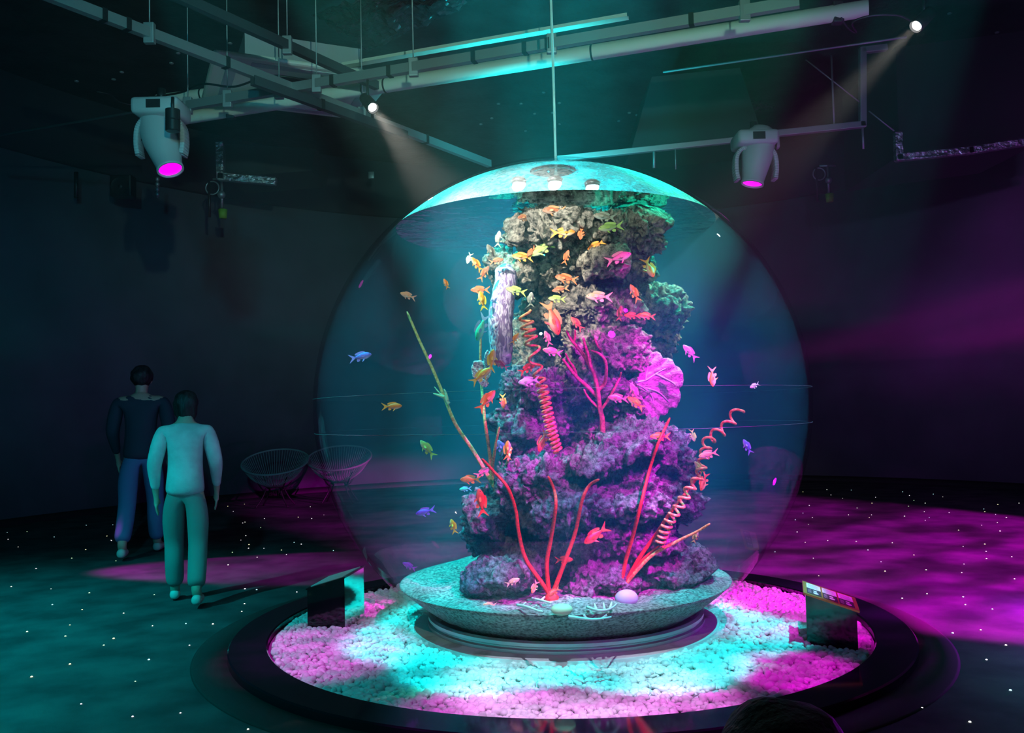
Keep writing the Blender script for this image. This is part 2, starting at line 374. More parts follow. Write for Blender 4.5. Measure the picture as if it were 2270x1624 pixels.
# water
mw = bpy.data.materials.new('water_volume'); mw.use_nodes = True; nt = mw.node_tree; N = nt.nodes; L = nt.links; N.clear()
oo = N.new('ShaderNodeOutputMaterial'); tr = N.new('ShaderNodeBsdfTransparent'); vsx = N.new('ShaderNodeVolumeScatter'); vab = N.new('ShaderNodeVolumeAbsorption'); va = N.new('ShaderNodeAddShader')
vsx.inputs['Color'].default_value = (.06, .62, 1, 1); vsx.inputs['Density'].default_value = .15; vsx.inputs['Anisotropy'].default_value = .2
vab.inputs['Color'].default_value = (.2, .75, .95, 1); vab.inputs['Density'].default_value = .03
L.new(tr.outputs[0], oo.inputs['Surface']); L.new(vsx.outputs[0], va.inputs[0]); L.new(vab.outputs[0], va.inputs[1]); L.new(va.outputs[0], oo.inputs['Volume'])
aw2 = math.acos(-(WATER - .002 - GZ) / IR); az2 = math.acos(-(.13 - GZ) / IR)
bm = B(); rings = lathe(bm, sph(IR, az2, aw2, 64), (0, 0, GZ), 96); bm.faces.new(list(reversed(rings[0]))); bm.faces.new(rings[-1])
obj('water', bm, mw, globe)
ms = bpy.data.materials.new('water_surface'); ms.use_nodes = True; nt = ms.node_tree; N = nt.nodes; L = nt.links; N.clear()
oo = N.new('ShaderNodeOutputMaterial'); mix = N.new('ShaderNodeMixShader'); tr = N.new('ShaderNodeBsdfTransparent'); gl = N.new('ShaderNodeBsdfGlossy'); fr = N.new('ShaderNodeFresnel'); fr.inputs['IOR'].default_value = 1.333
gl.inputs['Roughness'].default_value = .015; gl.inputs['Color'].default_value = (.85, .97, 1, 1)
bn = N.new('ShaderNodeBump'); nn = N.new('ShaderNodeTexNoise'); nn.inputs['Scale'].default_value = 5; nn.inputs['Detail'].default_value = 3; bn.inputs['Strength'].default_value = .35; bn.inputs['Distance'].default_value = .02; tc = N.new('ShaderNodeTexCoord')
L.new(tc.outputs['Object'], nn.inputs['Vector']); L.new(nn.outputs['Fac'], bn.inputs['Height']); L.new(bn.outputs[0], gl.inputs['Normal'])
L.new(fr.outputs[0], mix.inputs[0]); L.new(tr.outputs[0], mix.inputs[1]); L.new(gl.outputs[0], mix.inputs[2]); L.new(mix.outputs[0], oo.inputs[0])
bm = B(); disc(bm, (0, 0, WATER), math.sqrt(IR ** 2 - (WATER - GZ) ** 2), 128)
obj('water_surface', bm, ms, globe, smooth=False)
# base ring
m_ring = mat('grey_ring_metal', (.45, .47, .52), .35, .6); m_ringw = mat('white_ring_skirt', (.72, .74, .76), .5); noisy(m_ringw, (.35, .34, .3), (.75, .77, .78), 6, .25, .42, .1, 30)
bm = B(); lathe(bm, [(.80, .03), (.80, .115), (.822, .122), (.838, .112), (.838, .094), (.826, .088), (.826, .080), (.842, .074), (.842, .052), (.825, .047), (.825, .03)], (0, 0, 0), 128, True)
obj('grooved_ring', bm, m_ring, globe).data.set_sharp_from_angle(angle=.7)
bm = B(); lathe(bm, [(.80, .0), (.80, .052), (.85, .056), (.925, .045), (.93, 0)], (0, 0, 0), 128, True)
obj('ring_skirt', bm, m_ringw, globe).data.set_sharp_from_angle(angle=.7)
# sand bed
m_sand = mat('coral_sand', (.55, .55, .52), .85); noisy(m_sand, (.08, .08, .085), (.40, .40, .40), 60, .35, .62, .9, 120, bdist=.012)
bm = B(); SR = IR - .004
pr = sph(SR, math.acos((GZ - .075) / SR), math.acos((GZ - SAND) / SR), 10)
prof = [(r, z + GZ) for r, z in pr]; rr = prof[-1][0]
prof += [(rr * k, SAND + .0) for k in np.linspace(.985, .02, 60)]
rings = lathe(bm, prof, (0, 0, 0), 160); bm.faces.new(list(reversed(rings[0]))); bm.faces.new(rings[-1])
for rg in rings[10:]:
    for v in rg:
        q = Vector((v.co.x * 3, v.co.y * 3, 1.3)); e = min(1, max(0, (rr - v.co.xy.length) / .12))
        v.co.z += e * (.05 * noise.noise(q) + .018 * noise.noise(q * 5) + .007 * noise.noise(q * 16) + .012)
o = obj('sand_bed', bm, m_sand, None, GC); tag(o, 'pale coral sand and gravel covering the bottom inside the globe', 'sand', kind='stuff')
# hose from the ceiling into the hatch
m_hose = mat('clear_hose', (.55, .9, .95), .25, spec=.6)
bm = B(); tube(bm, [(GX + .02, GY, RH_ - .01), (GX + .015, GY, 4.6), (GX + .02, GY, 3.6), (GX + .02, GY, 2.62)], .0085, 12)
tag(obj('water_hose', bm, m_hose), 'thin pale hose hanging straight down from the ceiling into the top of the globe', 'hose')

for (px, py, lab) in ((1150, 411, 'left'), (1230, 409, 'middle'), (1313, 417, 'right')):  # added glowing blobs stand in for reflected spots at the water line
    q = W(px, py, 4.86); t = thing('dome_glint', 'round white glow added for the bright reflection at the water line, %s of three' % lab, 'glint', q, group='added glints at the water line')
    bm = B(); ball(bm, (0, 0, 0), (.040, .03, .030), 3, Matrix.Rotation(-.5, 3, 'Y')); obj('glint_glow', bm, m_hot, t)
    bm = B(); rg = lathe(bm, [(.0, .012), (.04, .012), (.046, .03), (.03, .045), (0, .045)], (0, 0, 0), 24); obj('glint_back', bm, m_ring, t)
# ------------------------------------------------------------------ live rock
def rockmat(name, c1, c2, c3, c4):
    m = mat(name, c1, .85, spec=.25); nt = m.node_tree; N = nt.nodes; L = nt.links; b = N['Principled BSDF']
    tc = N.new('ShaderNodeTexCoord')
    a = N.new('ShaderNodeTexNoise'); a.inputs['Scale'].default_value = 28; a.inputs['Detail'].default_value = 8; a.inputs['Roughness'].default_value = .7
    c = N.new('ShaderNodeTexNoise'); c.inputs['Scale'].default_value = 3.2; c.inputs['Detail'].default_value = 4
    v = N.new('ShaderNodeTexVoronoi'); v.inputs['Scale'].default_value = 55; v.feature = 'F1'
    r1 = N.new('ShaderNodeValToRGB'); r1.color_ramp.elements[0].position = .38; r1.color_ramp.elements[0].color = (*c1, 1); r1.color_ramp.elements[1].position = .6; r1.color_ramp.elements[1].color = (*c2, 1)
    r2 = N.new('ShaderNodeValToRGB'); r2.color_ramp.elements[0].position = .38; r2.color_ramp.elements[0].color = (*c3, 1); r2.color_ramp.elements[1].position = .6; r2.color_ramp.elements[1].color = (*c4, 1)
    rm = N.new('ShaderNodeMapRange'); rm.inputs['From Min'].default_value = .42; rm.inputs['From Max'].default_value = .56
    mx = N.new('ShaderNodeMix'); mx.data_type = 'RGBA'
    for q in (a, c, v): L.new(tc.outputs['Object'], q.inputs['Vector'])
    L.new(a.outputs['Fac'], r1.inputs[0]); L.new(a.outputs['Fac'], r2.inputs[0]); L.new(c.outputs['Fac'], rm.inputs['Value'])
    L.new(rm.outputs[0], mx.inputs['Factor']); L.new(r1.outputs[0], mx.inputs[6]); L.new(r2.outputs[0], mx.inputs[7]); L.new(mx.outputs[2], b.inputs['Base Color'])
    ad = N.new('ShaderNodeMath'); ad.operation = 'SUBTRACT'; L.new(a.outputs['Fac'], ad.inputs[0]); mlt = N.new('ShaderNodeMath'); mlt.operation = 'MULTIPLY'; mlt.inputs[1].default_value = .35
    L.new(v.outputs['Distance'], mlt.inputs[0]); L.new(mlt.outputs[0], ad.inputs[1])
    bp = N.new('ShaderNodeBump'); bp.inputs['Strength'].default_value = 1.0; bp.inputs['Distance'].default_value = .045
    L.new(ad.outputs[0], bp.inputs['Height']); L.new(bp.outputs[0], b.inputs['Normal'])
    return m
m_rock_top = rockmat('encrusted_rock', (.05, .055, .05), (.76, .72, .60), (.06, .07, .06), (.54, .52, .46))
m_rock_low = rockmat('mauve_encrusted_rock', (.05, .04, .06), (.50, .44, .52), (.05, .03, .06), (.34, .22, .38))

def rock(name, blobs, m, label=None, cat=None, vox=.017, amp=.05, seed=0.0, zmax=None, sub=True, parent=None):
    bm = B()
    for (px, py, rx, ry, d, rd) in blobs:
        c = W(px, py, d); s = d / F
        ball(bm, c, (rx * s, rd, ry * s), 3)
    me = bpy.data.meshes.new(name); bm.to_mesh(me); bm.free(); o = link(name, me)
    rm = o.modifiers.new('r', 'REMESH'); rm.mode = 'VOXEL'; rm.voxel_size = vox; rm.use_smooth_shade = True
    if sub:
        sm = o.modifiers.new('s', 'SUBSURF'); sm.levels = 1; sm.render_levels = 1
    bake(o); me = o.data
    n = len(me.vertices); co = np.empty(n * 3, np.float32); me.vertices.foreach_get('co', co); co = co.reshape(-1, 3)
    no = np.empty(n * 3, np.float32); me.vertex_normals.foreach_get('vector', no); no = no.reshape(-1, 3)
    out = co.copy(); off = Vector((seed, seed * 2, -seed))
    for i in range(n):
        p = Vector(co[i]) + off; q = noise.noise_vector(p * 2.5) * .25
        f = noise.noise(Vector((p.x * 2.6, p.y * 2.6, p.z * 6.0))) * 1.5             # ledges
        g = noise.noise((p + q) * 6.5); f += (1 - abs(g) * 4.0) * .55 if abs(g) < .25 else -.35 * (abs(g) - .25) * 4   # ridges and hollows
        f += noise.noise(p * 14 + q * 2) * .75
        c_ = noise.noise(p * 30 + q * 5); f += (abs(c_) * 2.2 - .4) * .50
        f += noise.noise(p * 62) * .34
        out[i] = co[i] + no[i] * (f * amp)
    if zmax: out[:, 2] = np.minimum(out[:, 2], zmax)
    # keep the rock inside the sphere
    dv = out - np.array([GX, GY, GZ]); r = np.linalg.norm(dv, axis=1); k = np.minimum(1, 1.36 / np.maximum(r, 1e-6)); out = np.array([GX, GY, GZ]) + dv * k[:, None]
    me.vertices.foreach_set('co', out.astype(np.float32).ravel()); me.update(); me.shade_smooth()
    me.materials.append(m)
    if label: tag(o, label, cat)
    if parent: o.parent = parent
    return o
D0 = 5.42
crown = [(1200, 520, 60, 42, 4.90, 0.25), (1150, 520, 26, 36, 4.82, 0.14), (1255, 500, 75, 34, 4.85, 0.27), (1340, 520, 85, 38, 4.90, 0.29), (1415, 512, 58, 42, 4.92, 0.23), (1455, 520, 22, 38, 4.96, 0.14),
         (1410, 460, 34, 46, 4.95, 0.16), (1440, 485, 24, 26, 4.90, 0.12), (1390, 435, 22, 26, 4.98, 0.12), (1300, 560, 120, 40, 5.05, 0.27), (1195, 468, 20, 30, 4.80, 0.08), (1330, 575, 60, 20, 4.75, 0.18)]
upper = [(1112, 585, 34, 32, 5.25, .18), (1160, 610, 62, 38, 5.15, .25), (1260, 605, 100, 44, 5.12, .28), (1380, 615, 68, 42, 5.2, .28), (1300, 630, 110, 40, 5.3, .34), (1425, 600, 24, 24, 5.3, .12),
         (1290, 590, 130, 80, 5.6, .25)]
middle = [(1330, 690, 100, 52, 5.08, .30), (1245, 700, 60, 44, 5.25, .25), (1455, 668, 50, 32, 5.25, .22), (1488, 690, 28, 38, 5.3, .16), (1495, 735, 18, 42, 5.35, .1), (1440, 740, 66, 56, 5.42, .25),
          (1340, 780, 86, 70, 5.1, .3), (1290, 740, 140, 130, 5.6, .26), (1385, 800, 50, 60, 5.2, .25), (1200, 780, 70, 80, 5.5, .2)]
lowmid = [(1190, 860, 78, 40, 5.12, .28), (1150, 930, 46, 78, 5.2, .25), (1225, 905, 80, 70, 5.25, .28), (1310, 870, 80, 60, 5.12, .26), (1390, 880, 56, 70, 5.2, .26), (1300, 950, 120, 56, 5.4, .3), (1180, 1000, 66, 56, 5.3, .25),
          (1128, 860, 22, 40, 5.3, .14), (1290, 900, 140, 120, 5.6, .28)]
base = [(1400, 985, 86, 40, 4.95, .28), (1465, 1005, 52, 48, 5.05, .25), (1500, 1050, 38, 50, 5.15, .22), (1300, 1025, 90, 36, 4.92, .28), (1215, 1050, 80, 42, 4.9, .28), (1160, 1085, 58, 42, 4.95, .26), (1250, 1110, 110, 60, 4.92, .3),
        (1390, 1080, 100, 90, 5.02, .3), (1480, 1110, 58, 76, 5.15, .28), (1085, 1140, 44, 42, 5.15, .2), (1100, 1180, 58, 40, 5.35, .25), (1340, 1170, 130, 66, 5.1, .32), (1450, 1180, 60, 50, 5.15, .25), (1300, 1110, 180, 130, 5.6, .3), (1250, 1200, 160, 60, 5.55, .35),
        (1528, 1040, 14, 16, 5.15, .08)]
reef = thing('reef_rock', 'tall craggy encrusted reef rock pillar standing inside the globe', 'reef rock', (GX, GY + .1, SAND - .06))
def rp(name, blobs, m, **k):
    o = rock(name, blobs, m, **k); o.parent = reef; o.matrix_parent_inverse = Matrix.Translation(reef.location).inverted(); return o
REEF = [rp('crown_rock', crown, m_rock_top, seed=1.0, zmax=2.455), rp('upper_ledge', upper, m_rock_top, seed=2.3), rp('middle_rock', middle, m_rock_top, seed=3.1),
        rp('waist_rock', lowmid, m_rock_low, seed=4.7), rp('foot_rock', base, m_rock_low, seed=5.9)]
bl = [([(1110, 1262, 70, 36, 5.0, .2), (1065, 1285, 40, 22, 4.98, .14), (1160, 1245, 50, 30, 5.05, .18)], 'low purple boulder at the left foot of the reef pillar', 1.5),
      ([(1335, 1275, 78, 40, 4.98, .2), (1290, 1300, 44, 26, 4.92, .14), (1395, 1290, 40, 30, 5.0, .16)], 'speckled boulder at the centre front of the reef pillar between the red whip corals', 6.5),
      ([(1455, 1262, 70, 40, 5.1, .2), (1500, 1280, 50, 26, 5.05, .16)], 'purple boulder behind the right red whip coral', 8.5),
      ([(1545, 1258, 34, 38, 5.15, .16), (1565, 1280, 30, 24, 5.12, .13)], 'small boulder with a cyan lit cap at the right end of the reef', 9.5)]
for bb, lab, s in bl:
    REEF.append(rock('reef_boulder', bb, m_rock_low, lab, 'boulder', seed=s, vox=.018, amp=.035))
dg = bpy.context.evaluated_depsgraph_get(); dg.update()
TREES = []
for o in REEF:
    me = o.data; mw_ = o.matrix_world.copy()
    TREES.append(bvhtree.BVHTree.FromPolygons([v.co[:] for v in me.vertices], [p.vertices[:] for p in me.polygons]))
def hit(px, py):
    """distance along y of the first rock behind a pixel"""
    v = ray(px, py).normalized(); best = None
    for t in TREES:
        q = t.ray_cast(CAM, v)
        if q[0] is not None and (best is None or q[0].y < best): best = q[0].y
    return best
def inside(px, py, d, lim=1.37):
    for _ in range(60):
        p = W(px, py, d)
        if (p - Vector((GX, GY, GZ))).length < lim and p.z < WATER - .03: return p
        d += .03
    return W(px, py, 5.5)
def before(px, py, d0=4.75, gap=.06, lim=1.37):
    h = hit(px, py); d = d0 if h is None else min(d0, h - gap)
    return inside(px, py, d, lim)

# ------------------------------------------------------------------ corals
m_red = mat('red_whip', (.85, .03, .06), .6); noisy(m_red, (.50, .008, .02), (.82, .025, .035), 90, .4, .6, .6, 200, bdist=.004)
m_or = mat('orange_whip', (.8, .35, .12), .65); noisy(m_or, (.55, .2, .06), (.9, .5, .2), 90, .4, .6, .7, 200, bdist=.004)
m_yg = mat('yellow_whip', (.7, .7, .25), .65); noisy(m_yg, (.55, .45, .12), (.75, .8, .35), 80, .4, .6, .7, 200, bdist=.004)
m_pink = mat('crimson_branch', (.6, .04, .18), .6); noisy(m_pink, (.42, .02, .12), (.75, .08, .25), 70, .4, .6, .6, 180, bdist=.004)
m_pur = mat('purple_sponge', (.40, .30, .55), .75)
m_fan = mat('mauve_fan', (.5, .28, .5), .6)
m_cor = mat('corkscrew_orange', (.85, .25, .10), .6); noisy(m_cor, (.7, .12, .06), (.9, .5, .22), 60, .4, .6, .5, 180, bdist=.003)
def stripes(m, c1, c2, sx, bump=.8, dist=6, dd=.012, st=(1, 1, .35)):
    nt = m.node_tree; N = nt.nodes; L = nt.links; b = N['Principled BSDF']
    tc = N.new('ShaderNodeTexCoord'); mp = N.new('ShaderNodeMapping'); mp.inputs['Scale'].default_value = st
    v = N.new('ShaderNodeTexNoise'); v.inputs['Scale'].default_value = sx; v.inputs['Detail'].default_value = 2; v.inputs['Distortion'].default_value = dist * .3
    cr = N.new('ShaderNodeValToRGB'); cr.color_ramp.elements[0].position = .42; cr.color_ramp.elements[1].position = .56; cr.color_ramp.elements[0].color = (*c1, 1); cr.color_ramp.elements[1].color = (*c2, 1)
    bp = N.new('ShaderNodeBump'); bp.inputs['Strength'].default_value = bump; bp.inputs['Distance'].default_value = dd
    L.new(tc.outputs['Object'], mp.inputs[0]); L.new(mp.outputs[0], v.inputs['Vector']); L.new(v.outputs['Fac'], cr.inputs[0]); L.new(cr.outputs[0], b.inputs['Base Color']); L.new(v.outputs['Fac'], bp.inputs['Height']); L.new(bp.outputs[0], b.inputs['Normal'])
stripes(m_pur, (.22, .15, .34), (.62, .56, .74), 42)
stripes(m_fan, (.20, .09, .20), (.46, .30, .46), 60, dd=.006, st=(.5, 1, 1))

def branch(name, pts2, d, r_px, m, parent, d1=None, taper=.55, k=8, org=None, clear=True):
    """a fleshy branch through photo points; d = distance at the first point, d1 at the last"""
    n = len(pts2); d1 = d if d1 is None else d1
    P = []
    for i, p in enumerate(pts2):
        dd = d + (d1 - d) * i / (n - 1)
        if i > 1 and clear:
            h = min([q for q in (hit(p[0] + a, p[1] + b_) for a, b_ in ((0, 0), (14, 0), (-14, 0), (0, 14), (0, -14))) if q is not None], default=9); dd = min(dd, h - .05)
        P.append(W(p[0], p[1], dd))
    S = spline(P, k); L_ = len(S)
    rr = [(r_px * d / F) * (1 - (1 - taper) * i / (L_ - 1)) * (1 + .10 * noise.noise(S[i] * 40)) for i in range(L_)]
    rr[-1] *= .45; rr[-2] *= .85
    bm = B(); org = org or Vector((0, 0, 0)); tube(bm, [s - org for s in S], rr, 10)
    return obj(name, bm, m, parent)
def whip(label, base_px, branches, d, m, r=5.2, name='whip_coral', cat='coral', foot=True, group=None):
    """branches: lists of photo points from the foot up (thing > branch)"""
    o0 = W(base_px[0], base_px[1], d)
    t = thing(name, label, cat, o0, group=group)
    for b in branches:
        pts, dd1, mm, rr = (b + [None] * 4)[:4] if isinstance(b[0], list) else (b, None, None, None)
        branch('branch', pts, d, rr or r, mm or m, t, d1=dd1, org=o0)
    if foot:
        bm = B(); s = d / F; lathe(bm, [(.5 * s, 12 * s), (8 * s, 10 * s), (10 * s, 3 * s), (17 * s, -4 * s), (16 * s, -10 * s)], (0, 0, 0), 20); obj('holdfast', bm, m, t)
    return t
whip('red whip coral with three stems, left of the two red clumps on the sand', (1222, 1318),
     [[[(1218, 1318), (1200, 1290), (1165, 1238), (1150, 1180), (1143, 1130), (1125, 1080), (1095, 1045), (1068, 1016)], 4.62],
      [[(1218, 1318), (1212, 1250), (1222, 1190), (1232, 1120), (1228, 1085), (1215, 1055)], 4.55],
      [[(1224, 1318), (1250, 1250), (1275, 1180), (1290, 1110), (1306, 1076), (1328, 1062)], 4.5]], 4.78, m_red)
whip('red whip coral with tall fanned stems, right of the two red clumps on the sand', (1378, 1312),
     [[[(1374, 1312), (1385, 1250), (1402, 1190), (1420, 1120), (1440, 1040), (1460, 980), (1485, 926)], 4.7],
      [[(1376, 1312), (1415, 1240), (1450, 1190), (1490, 1130), (1530, 1080), (1553, 1045)], 4.75],
      [[(1380, 1300), (1420, 1245), (1450, 1218), (1464, 1208)], 4.75, None, 3.6],
      [[(1382, 1300), (1440, 1235), (1500, 1200), (1545, 1178), (1574, 1160)], 4.6, m_or, 4.4]], 4.86, m_red, 4.9)
whip('long thin yellow green whip coral leaning left away from the reef', (1100, 1085), [[[(1100, 1088), (1085, 1060), (1050, 1000), (1010, 940), (985, 880), (960, 820), (930, 755), (902, 690)], 4.95]], 5.0, m_yg, 5.0, foot=False)
whip('upright orange whip coral behind the yellow fish, left of the purple sponge', (1088, 1090), [[[(1092, 1095), (1086, 1010), (1076, 940), (1068, 860), (1065, 800), (1066, 735)], 5.2]], 5.15, m_or, 4.6, foot=False)
whip('short brown whip coral beside the foot of the orange whip', (1092, 1080), [[[(1094, 1085), (1092, 1040), (1098, 990), (1107, 946)], 5.15]], 5.12, m_or, 4.4, foot=False)
whip('shortest tan whip coral, right of the brown one at the reef edge', (1113, 1075), [[[(1110, 1080), (1118, 1045), (1126, 1020), (1134, 990)], 5.1]], 5.1, m_yg, 4.0, foot=False)
# crimson tree coral
d = 4.82
whip('crimson branching tree coral in front of the middle of the reef', (1335, 968),
     [[[(1336, 975), (1335, 930), (1330, 905), (1326, 870), (1322, 845)], 4.80, None, 7.0],
      [[(1326, 880), (1300, 855), (1278, 835), (1262, 815), (1247, 795)], 4.78, None, 5.0],
      [[(1278, 835), (1272, 815), (1262, 800), (1253, 782)], 4.78, None, 3.8],
      [[(1324, 860), (1318, 830), (1311, 815), (1305, 790), (1297, 765), (1293, 748)], 4.74, None, 5.0],
      [[(1310, 815), (1296, 790), (1280, 770), (1264, 750), (1256, 732)], 4.78, None, 4.4],
      [[(1272, 758), (1275, 745), (1275, 731)], 4.78, None, 3.4],
      [[(1326, 865), (1340, 850), (1344, 825), (1342, 800), (1330, 785), (1310, 776)], 4.76, None, 4.6],
      [[(1342, 805), (1335, 780), (1326, 768), (1318, 750)], 4.76, None, 3.5],
      [[(1330, 910), (1342, 895), (1360, 865), (1372, 840), (1377, 825)], 4.86, None, 3.6],
      [[(1328, 905), (1312, 890), (1300, 875), (1294, 862)], 4.80, None, 3.6]], d, m_pink, name='branching_coral')
# corkscrew corals
def helix(label, path, rad, turns, r_tube, m, d, foot_px, name='corkscrew_coral', k=26):
    P = [W(p[0], p[1], p[2] if len(p) > 2 else d) for p in path]; S = spline(P, k); n = len(S)
    pts = []; ph = 0.0; rr = []
    for i, s in enumerate(S):
        t = i / (n - 1); dirv = (S[min(i + 1, n - 1)] - S[max(i - 1, 0)]).normalized()
        a = dirv.cross(Vector((0, 1, 0))).normalized(); b = dirv.cross(a).normalized()
        tt = t * (len(turns) - 1); q = min(int(tt), len(turns) - 2); w = turns[q] + (turns[q + 1] - turns[q]) * (tt - q)
        rq = rad[q] + (rad[q + 1] - rad[q]) * (tt - q)
        if i: ph += 2 * PI * w * (S[i] - S[i - 1]).length
        R = rq * d / F
        pts.append(s + a * math.cos(ph) * R + b * math.sin(ph) * R); rr.append(r_tube * d / F)
    rr[0] *= .5; rr[-1] *= .5
    o0 = P[-1]; bm = B(); tube(bm, [p - o0 for p in pts], rr, 8)
    return tag(obj(name, bm, m, None, o0), label, 'coral')
helix('long orange to red corkscrew coral hanging down the front of the reef', [(1163, 690), (1172, 735), (1182, 775), (1186, 800), (1195, 835), (1203, 865), (1212, 905), (1220, 945), (1230, 980), (1238, 1002)],
      [13, 15, 15, 13, 11, 11, 11, 11, 10, 9], [10, 28, 9, 9, 16, 32, 38, 40, 44, 44], 3.1, m_cor, 4.66, None, k=60)
helix('pink corkscrew coral rising past the right end of the red whip clump', [(1640, 905, 4.9), (1608, 948, 4.85), (1572, 975, 4.8), (1560, 1015, 4.75), (1550, 1055, 4.72), (1528, 1085, 4.7), (1500, 1130, 4.7), (1478, 1165, 4.72), (1462, 1208, 4.75)],
      [12, 12, 12, 10, 9, 10, 10, 10, 9], [11, 11, 14, 18, 16, 16, 20, 30, 38], 3.2, m_cor, 4.72, None, k=60)
# purple tube sponge
bm = B(); P = [(1122, 586, 10), (1120, 600, 24), (1122, 625, 25), (1117, 650, 26), (1112, 680, 27), (1109, 710, 27), (1110, 745, 27), (1112, 775, 25), (1114, 795, 21), (1118, 812, 13)]
o0 = W(1114, 800, 4.85)
S = []; R = []
for i in range(len(P) - 1):
    for j in range(6):
        t = j / 6; S.append(W(P[i][0] * (1 - t) + P[i + 1][0] * t, P[i][1] * (1 - t) + P[i + 1][1] * t, 4.86)); R.append((P[i][2] * (1 - t) + P[i + 1][2] * t) * 4.86 / F)
rings = tube(bm, [s - o0 for s in S], R, 28)
bm.normal_update()
for v in bm.verts: v.co += v.normal * .004 * noise.noise(v.co * 45)
tag(obj('tube_sponge', bm, m_pur, None, o0), 'large ridged purple tube sponge on the left side of the reef', 'sponge')
# fans
def fan(label, outline, base, d, m, cup=.05, veins=(), name='sea_fan', tilt=0.0):
    c = W(base[0], base[1], d); t = thing(name, label, 'coral', c)
    P = [W(x, y, d) - c for x, y in outline]; n = len(P)
    bm = B(); K = 14; rows = []
    for k in range(K + 1):
        row = []
        for p in P:
            q = p * (k / K); dist = q.length; ang = math.atan2(q.z, q.x)
            q.y = tilt * q.x + cup * (dist / .25) ** 1.5 + .006 * math.sin(ang * 26) * (k / K) + .006 * noise.noise(q * 30)
            row.append(bm.verts.new(q))
        rows.append(row)
    for k in range(K):
        for i in range(n - 1):
            try: bm.faces.new((rows[k][i], rows[k][i + 1], rows[k + 1][i + 1], rows[k + 1][i]))
            except ValueError: pass
    bmesh.ops.remove_doubles(bm, verts=bm.verts, dist=1e-5)
    bm.normal_update()
    o = obj('fan_blade', bm, m, t)
    s = o.modifiers.new('t', 'SOLIDIFY'); s.thickness = .007; s.offset = 0; bake(o); o.data.shade_smooth()
    for v in veins:
        pts = []
        for x, y in v:
            q = W(x, y, d) - c; q.y = tilt * q.x + cup * (q.length / .25) ** 1.5 - .008; pts.append(q)
        bm = B(); S = spline(pts, 6); tube(bm, S, [.0055 * (1 - .6 * i / (len(S) - 1)) for i in range(len(S))], 8); obj('rib', bm, m_vein, t)
    return t
m_vein = mat('pale_fan_rib', (.62, .55, .85), .6)
zz = [(1490, 545), (1590, 470), (1615, 420), (1630, 370), (1690, 305), (1735, 292), (1765, 305), (1785, 350), (1830, 345), (1870, 362), (1888, 405), (1935, 430), (1962, 480), (1970, 535), (1955, 580), (1928, 605), (1942, 650), (1935, 715), (1905, 768), (1865, 770), (1842, 780), (1830, 815), (1800, 832), (1765, 830), (1745, 888), (1715, 905), (1680, 893), (1655, 860), (1640, 800), (1625, 720), (1600, 655), (1560, 590), (1490, 560)]
def densify(o, k=3):
    r = []
    for i in range(len(o) - 1):
        for j in range(k): r.append((o[i][0] + (o[i + 1][0] - o[i][0]) * j / k, o[i][1] + (o[i + 1][1] - o[i][1]) * j / k))
    return r + [o[-1]]
fan('lobed mauve sea fan coral spread out on the right side of the reef', densify([(1000 + x / 3.783, 700 + y / 3.783) for x, y in zz]), (1400, 848), 4.95, m_fan, .05,
    [[(1400, 848), (1430, 843), (1455, 828), (1478, 815)], [(1400, 848), (1425, 858), (1445, 875), (1450, 895)], [(1430, 843), (1436, 815), (1440, 790)], [(1425, 858), (1460, 868), (1485, 890)], [(1455, 828), (1490, 845), (1500, 853)]])
m_fan2 = mat('striped_fan', (.5, .4, .5), .6); stripes(m_fan2, (.30, .18, .30), (.85, .8, .85), 60, dd=.004, st=(1, 1, 1))
fan('small striped pale fan coral on the orange whip left of the sponge', densify([(1084, 850), (1078, 858), (1068, 856), (1060, 845), (1048, 835), (1044, 815), (1050, 800), (1064, 798), (1072, 802), (1075, 785), (1080, 775), (1088, 780), (1090, 800), (1088, 830)], 4), (1079, 845), 5.02, m_fan2, .02)
# pale coral fragments and a clam on the sand
m_frag = mat('bleached_coral', (.75, .85, .85), .7)
def frag(label, parts_, z=SAND + .03):
    o0 = Z(parts_[0][0][0], parts_[0][0][1], z); bm = B()
    for b in parts_:
        S = spline([Z(x, y, z + (0.02 if i else 0)) - o0 for i, (x, y) in enumerate(b)], 5); tube(bm, S, [.008 * (1 - .5 * i / (len(S) - 1)) for i in range(len(S))], 8)
    return tag(obj('coral_fragment', bm, m_frag, None, o0), label, 'coral fragment')
frag('antler shaped bleached coral fragment on the sand between the red clumps', [[(1302, 1345), (1325, 1352), (1350, 1350), (1368, 1338)], [(1322, 1351), (1318, 1338)], [(1340, 1351), (1338, 1336)], [(1352, 1349), (1356, 1334)]])
frag('thin bleached coral twig on the sand left of the left red clump', [[(1147, 1340), (1170, 1345), (1190, 1352), (1203, 1355)], [(1160, 1342), (1166, 1334)], [(1180, 1348), (1190, 1342)]])
frag('long bleached coral twig lying nearest the glass', [[(1262, 1366), (1290, 1370), (1320, 1372), (1355, 1367)], [(1300, 1371), (1294, 1362)], [(1335, 1371), (1345, 1362)]])
frag('short bleached coral sprig beside the left red clump', [[(1180, 1326), (1200, 1330), (1222, 1336)], [(1200, 1330), (1208, 1322)]])
def pebble_stone(label, px, py, rx, ry, m, seed):
    c = Z(px, py, SAND + .035); bm = B(); ball(bm, (0, 0, 0), (rx, rx * .7, ry), 3)
    for v in bm.verts: v.co *= 1 + .12 * noise.noise(v.co * 9 + Vector((seed, 0, 0)))
    tag(obj('rounded_stone', bm, m, None, c), label, 'stone')
m_tan = mat('tan_stone', (.6, .5, .35), .6); m_lil = mat('lilac_stone', (.5, .45, .7), .6)
pebble_stone('smooth tan stone on the sand in front of the left red clump', 1247, 1350, .055, .03, m_tan, 1)
pebble_stone('lilac domed stone at the foot of the right red clump', 1388, 1325, .06, .045, m_lil, 3)
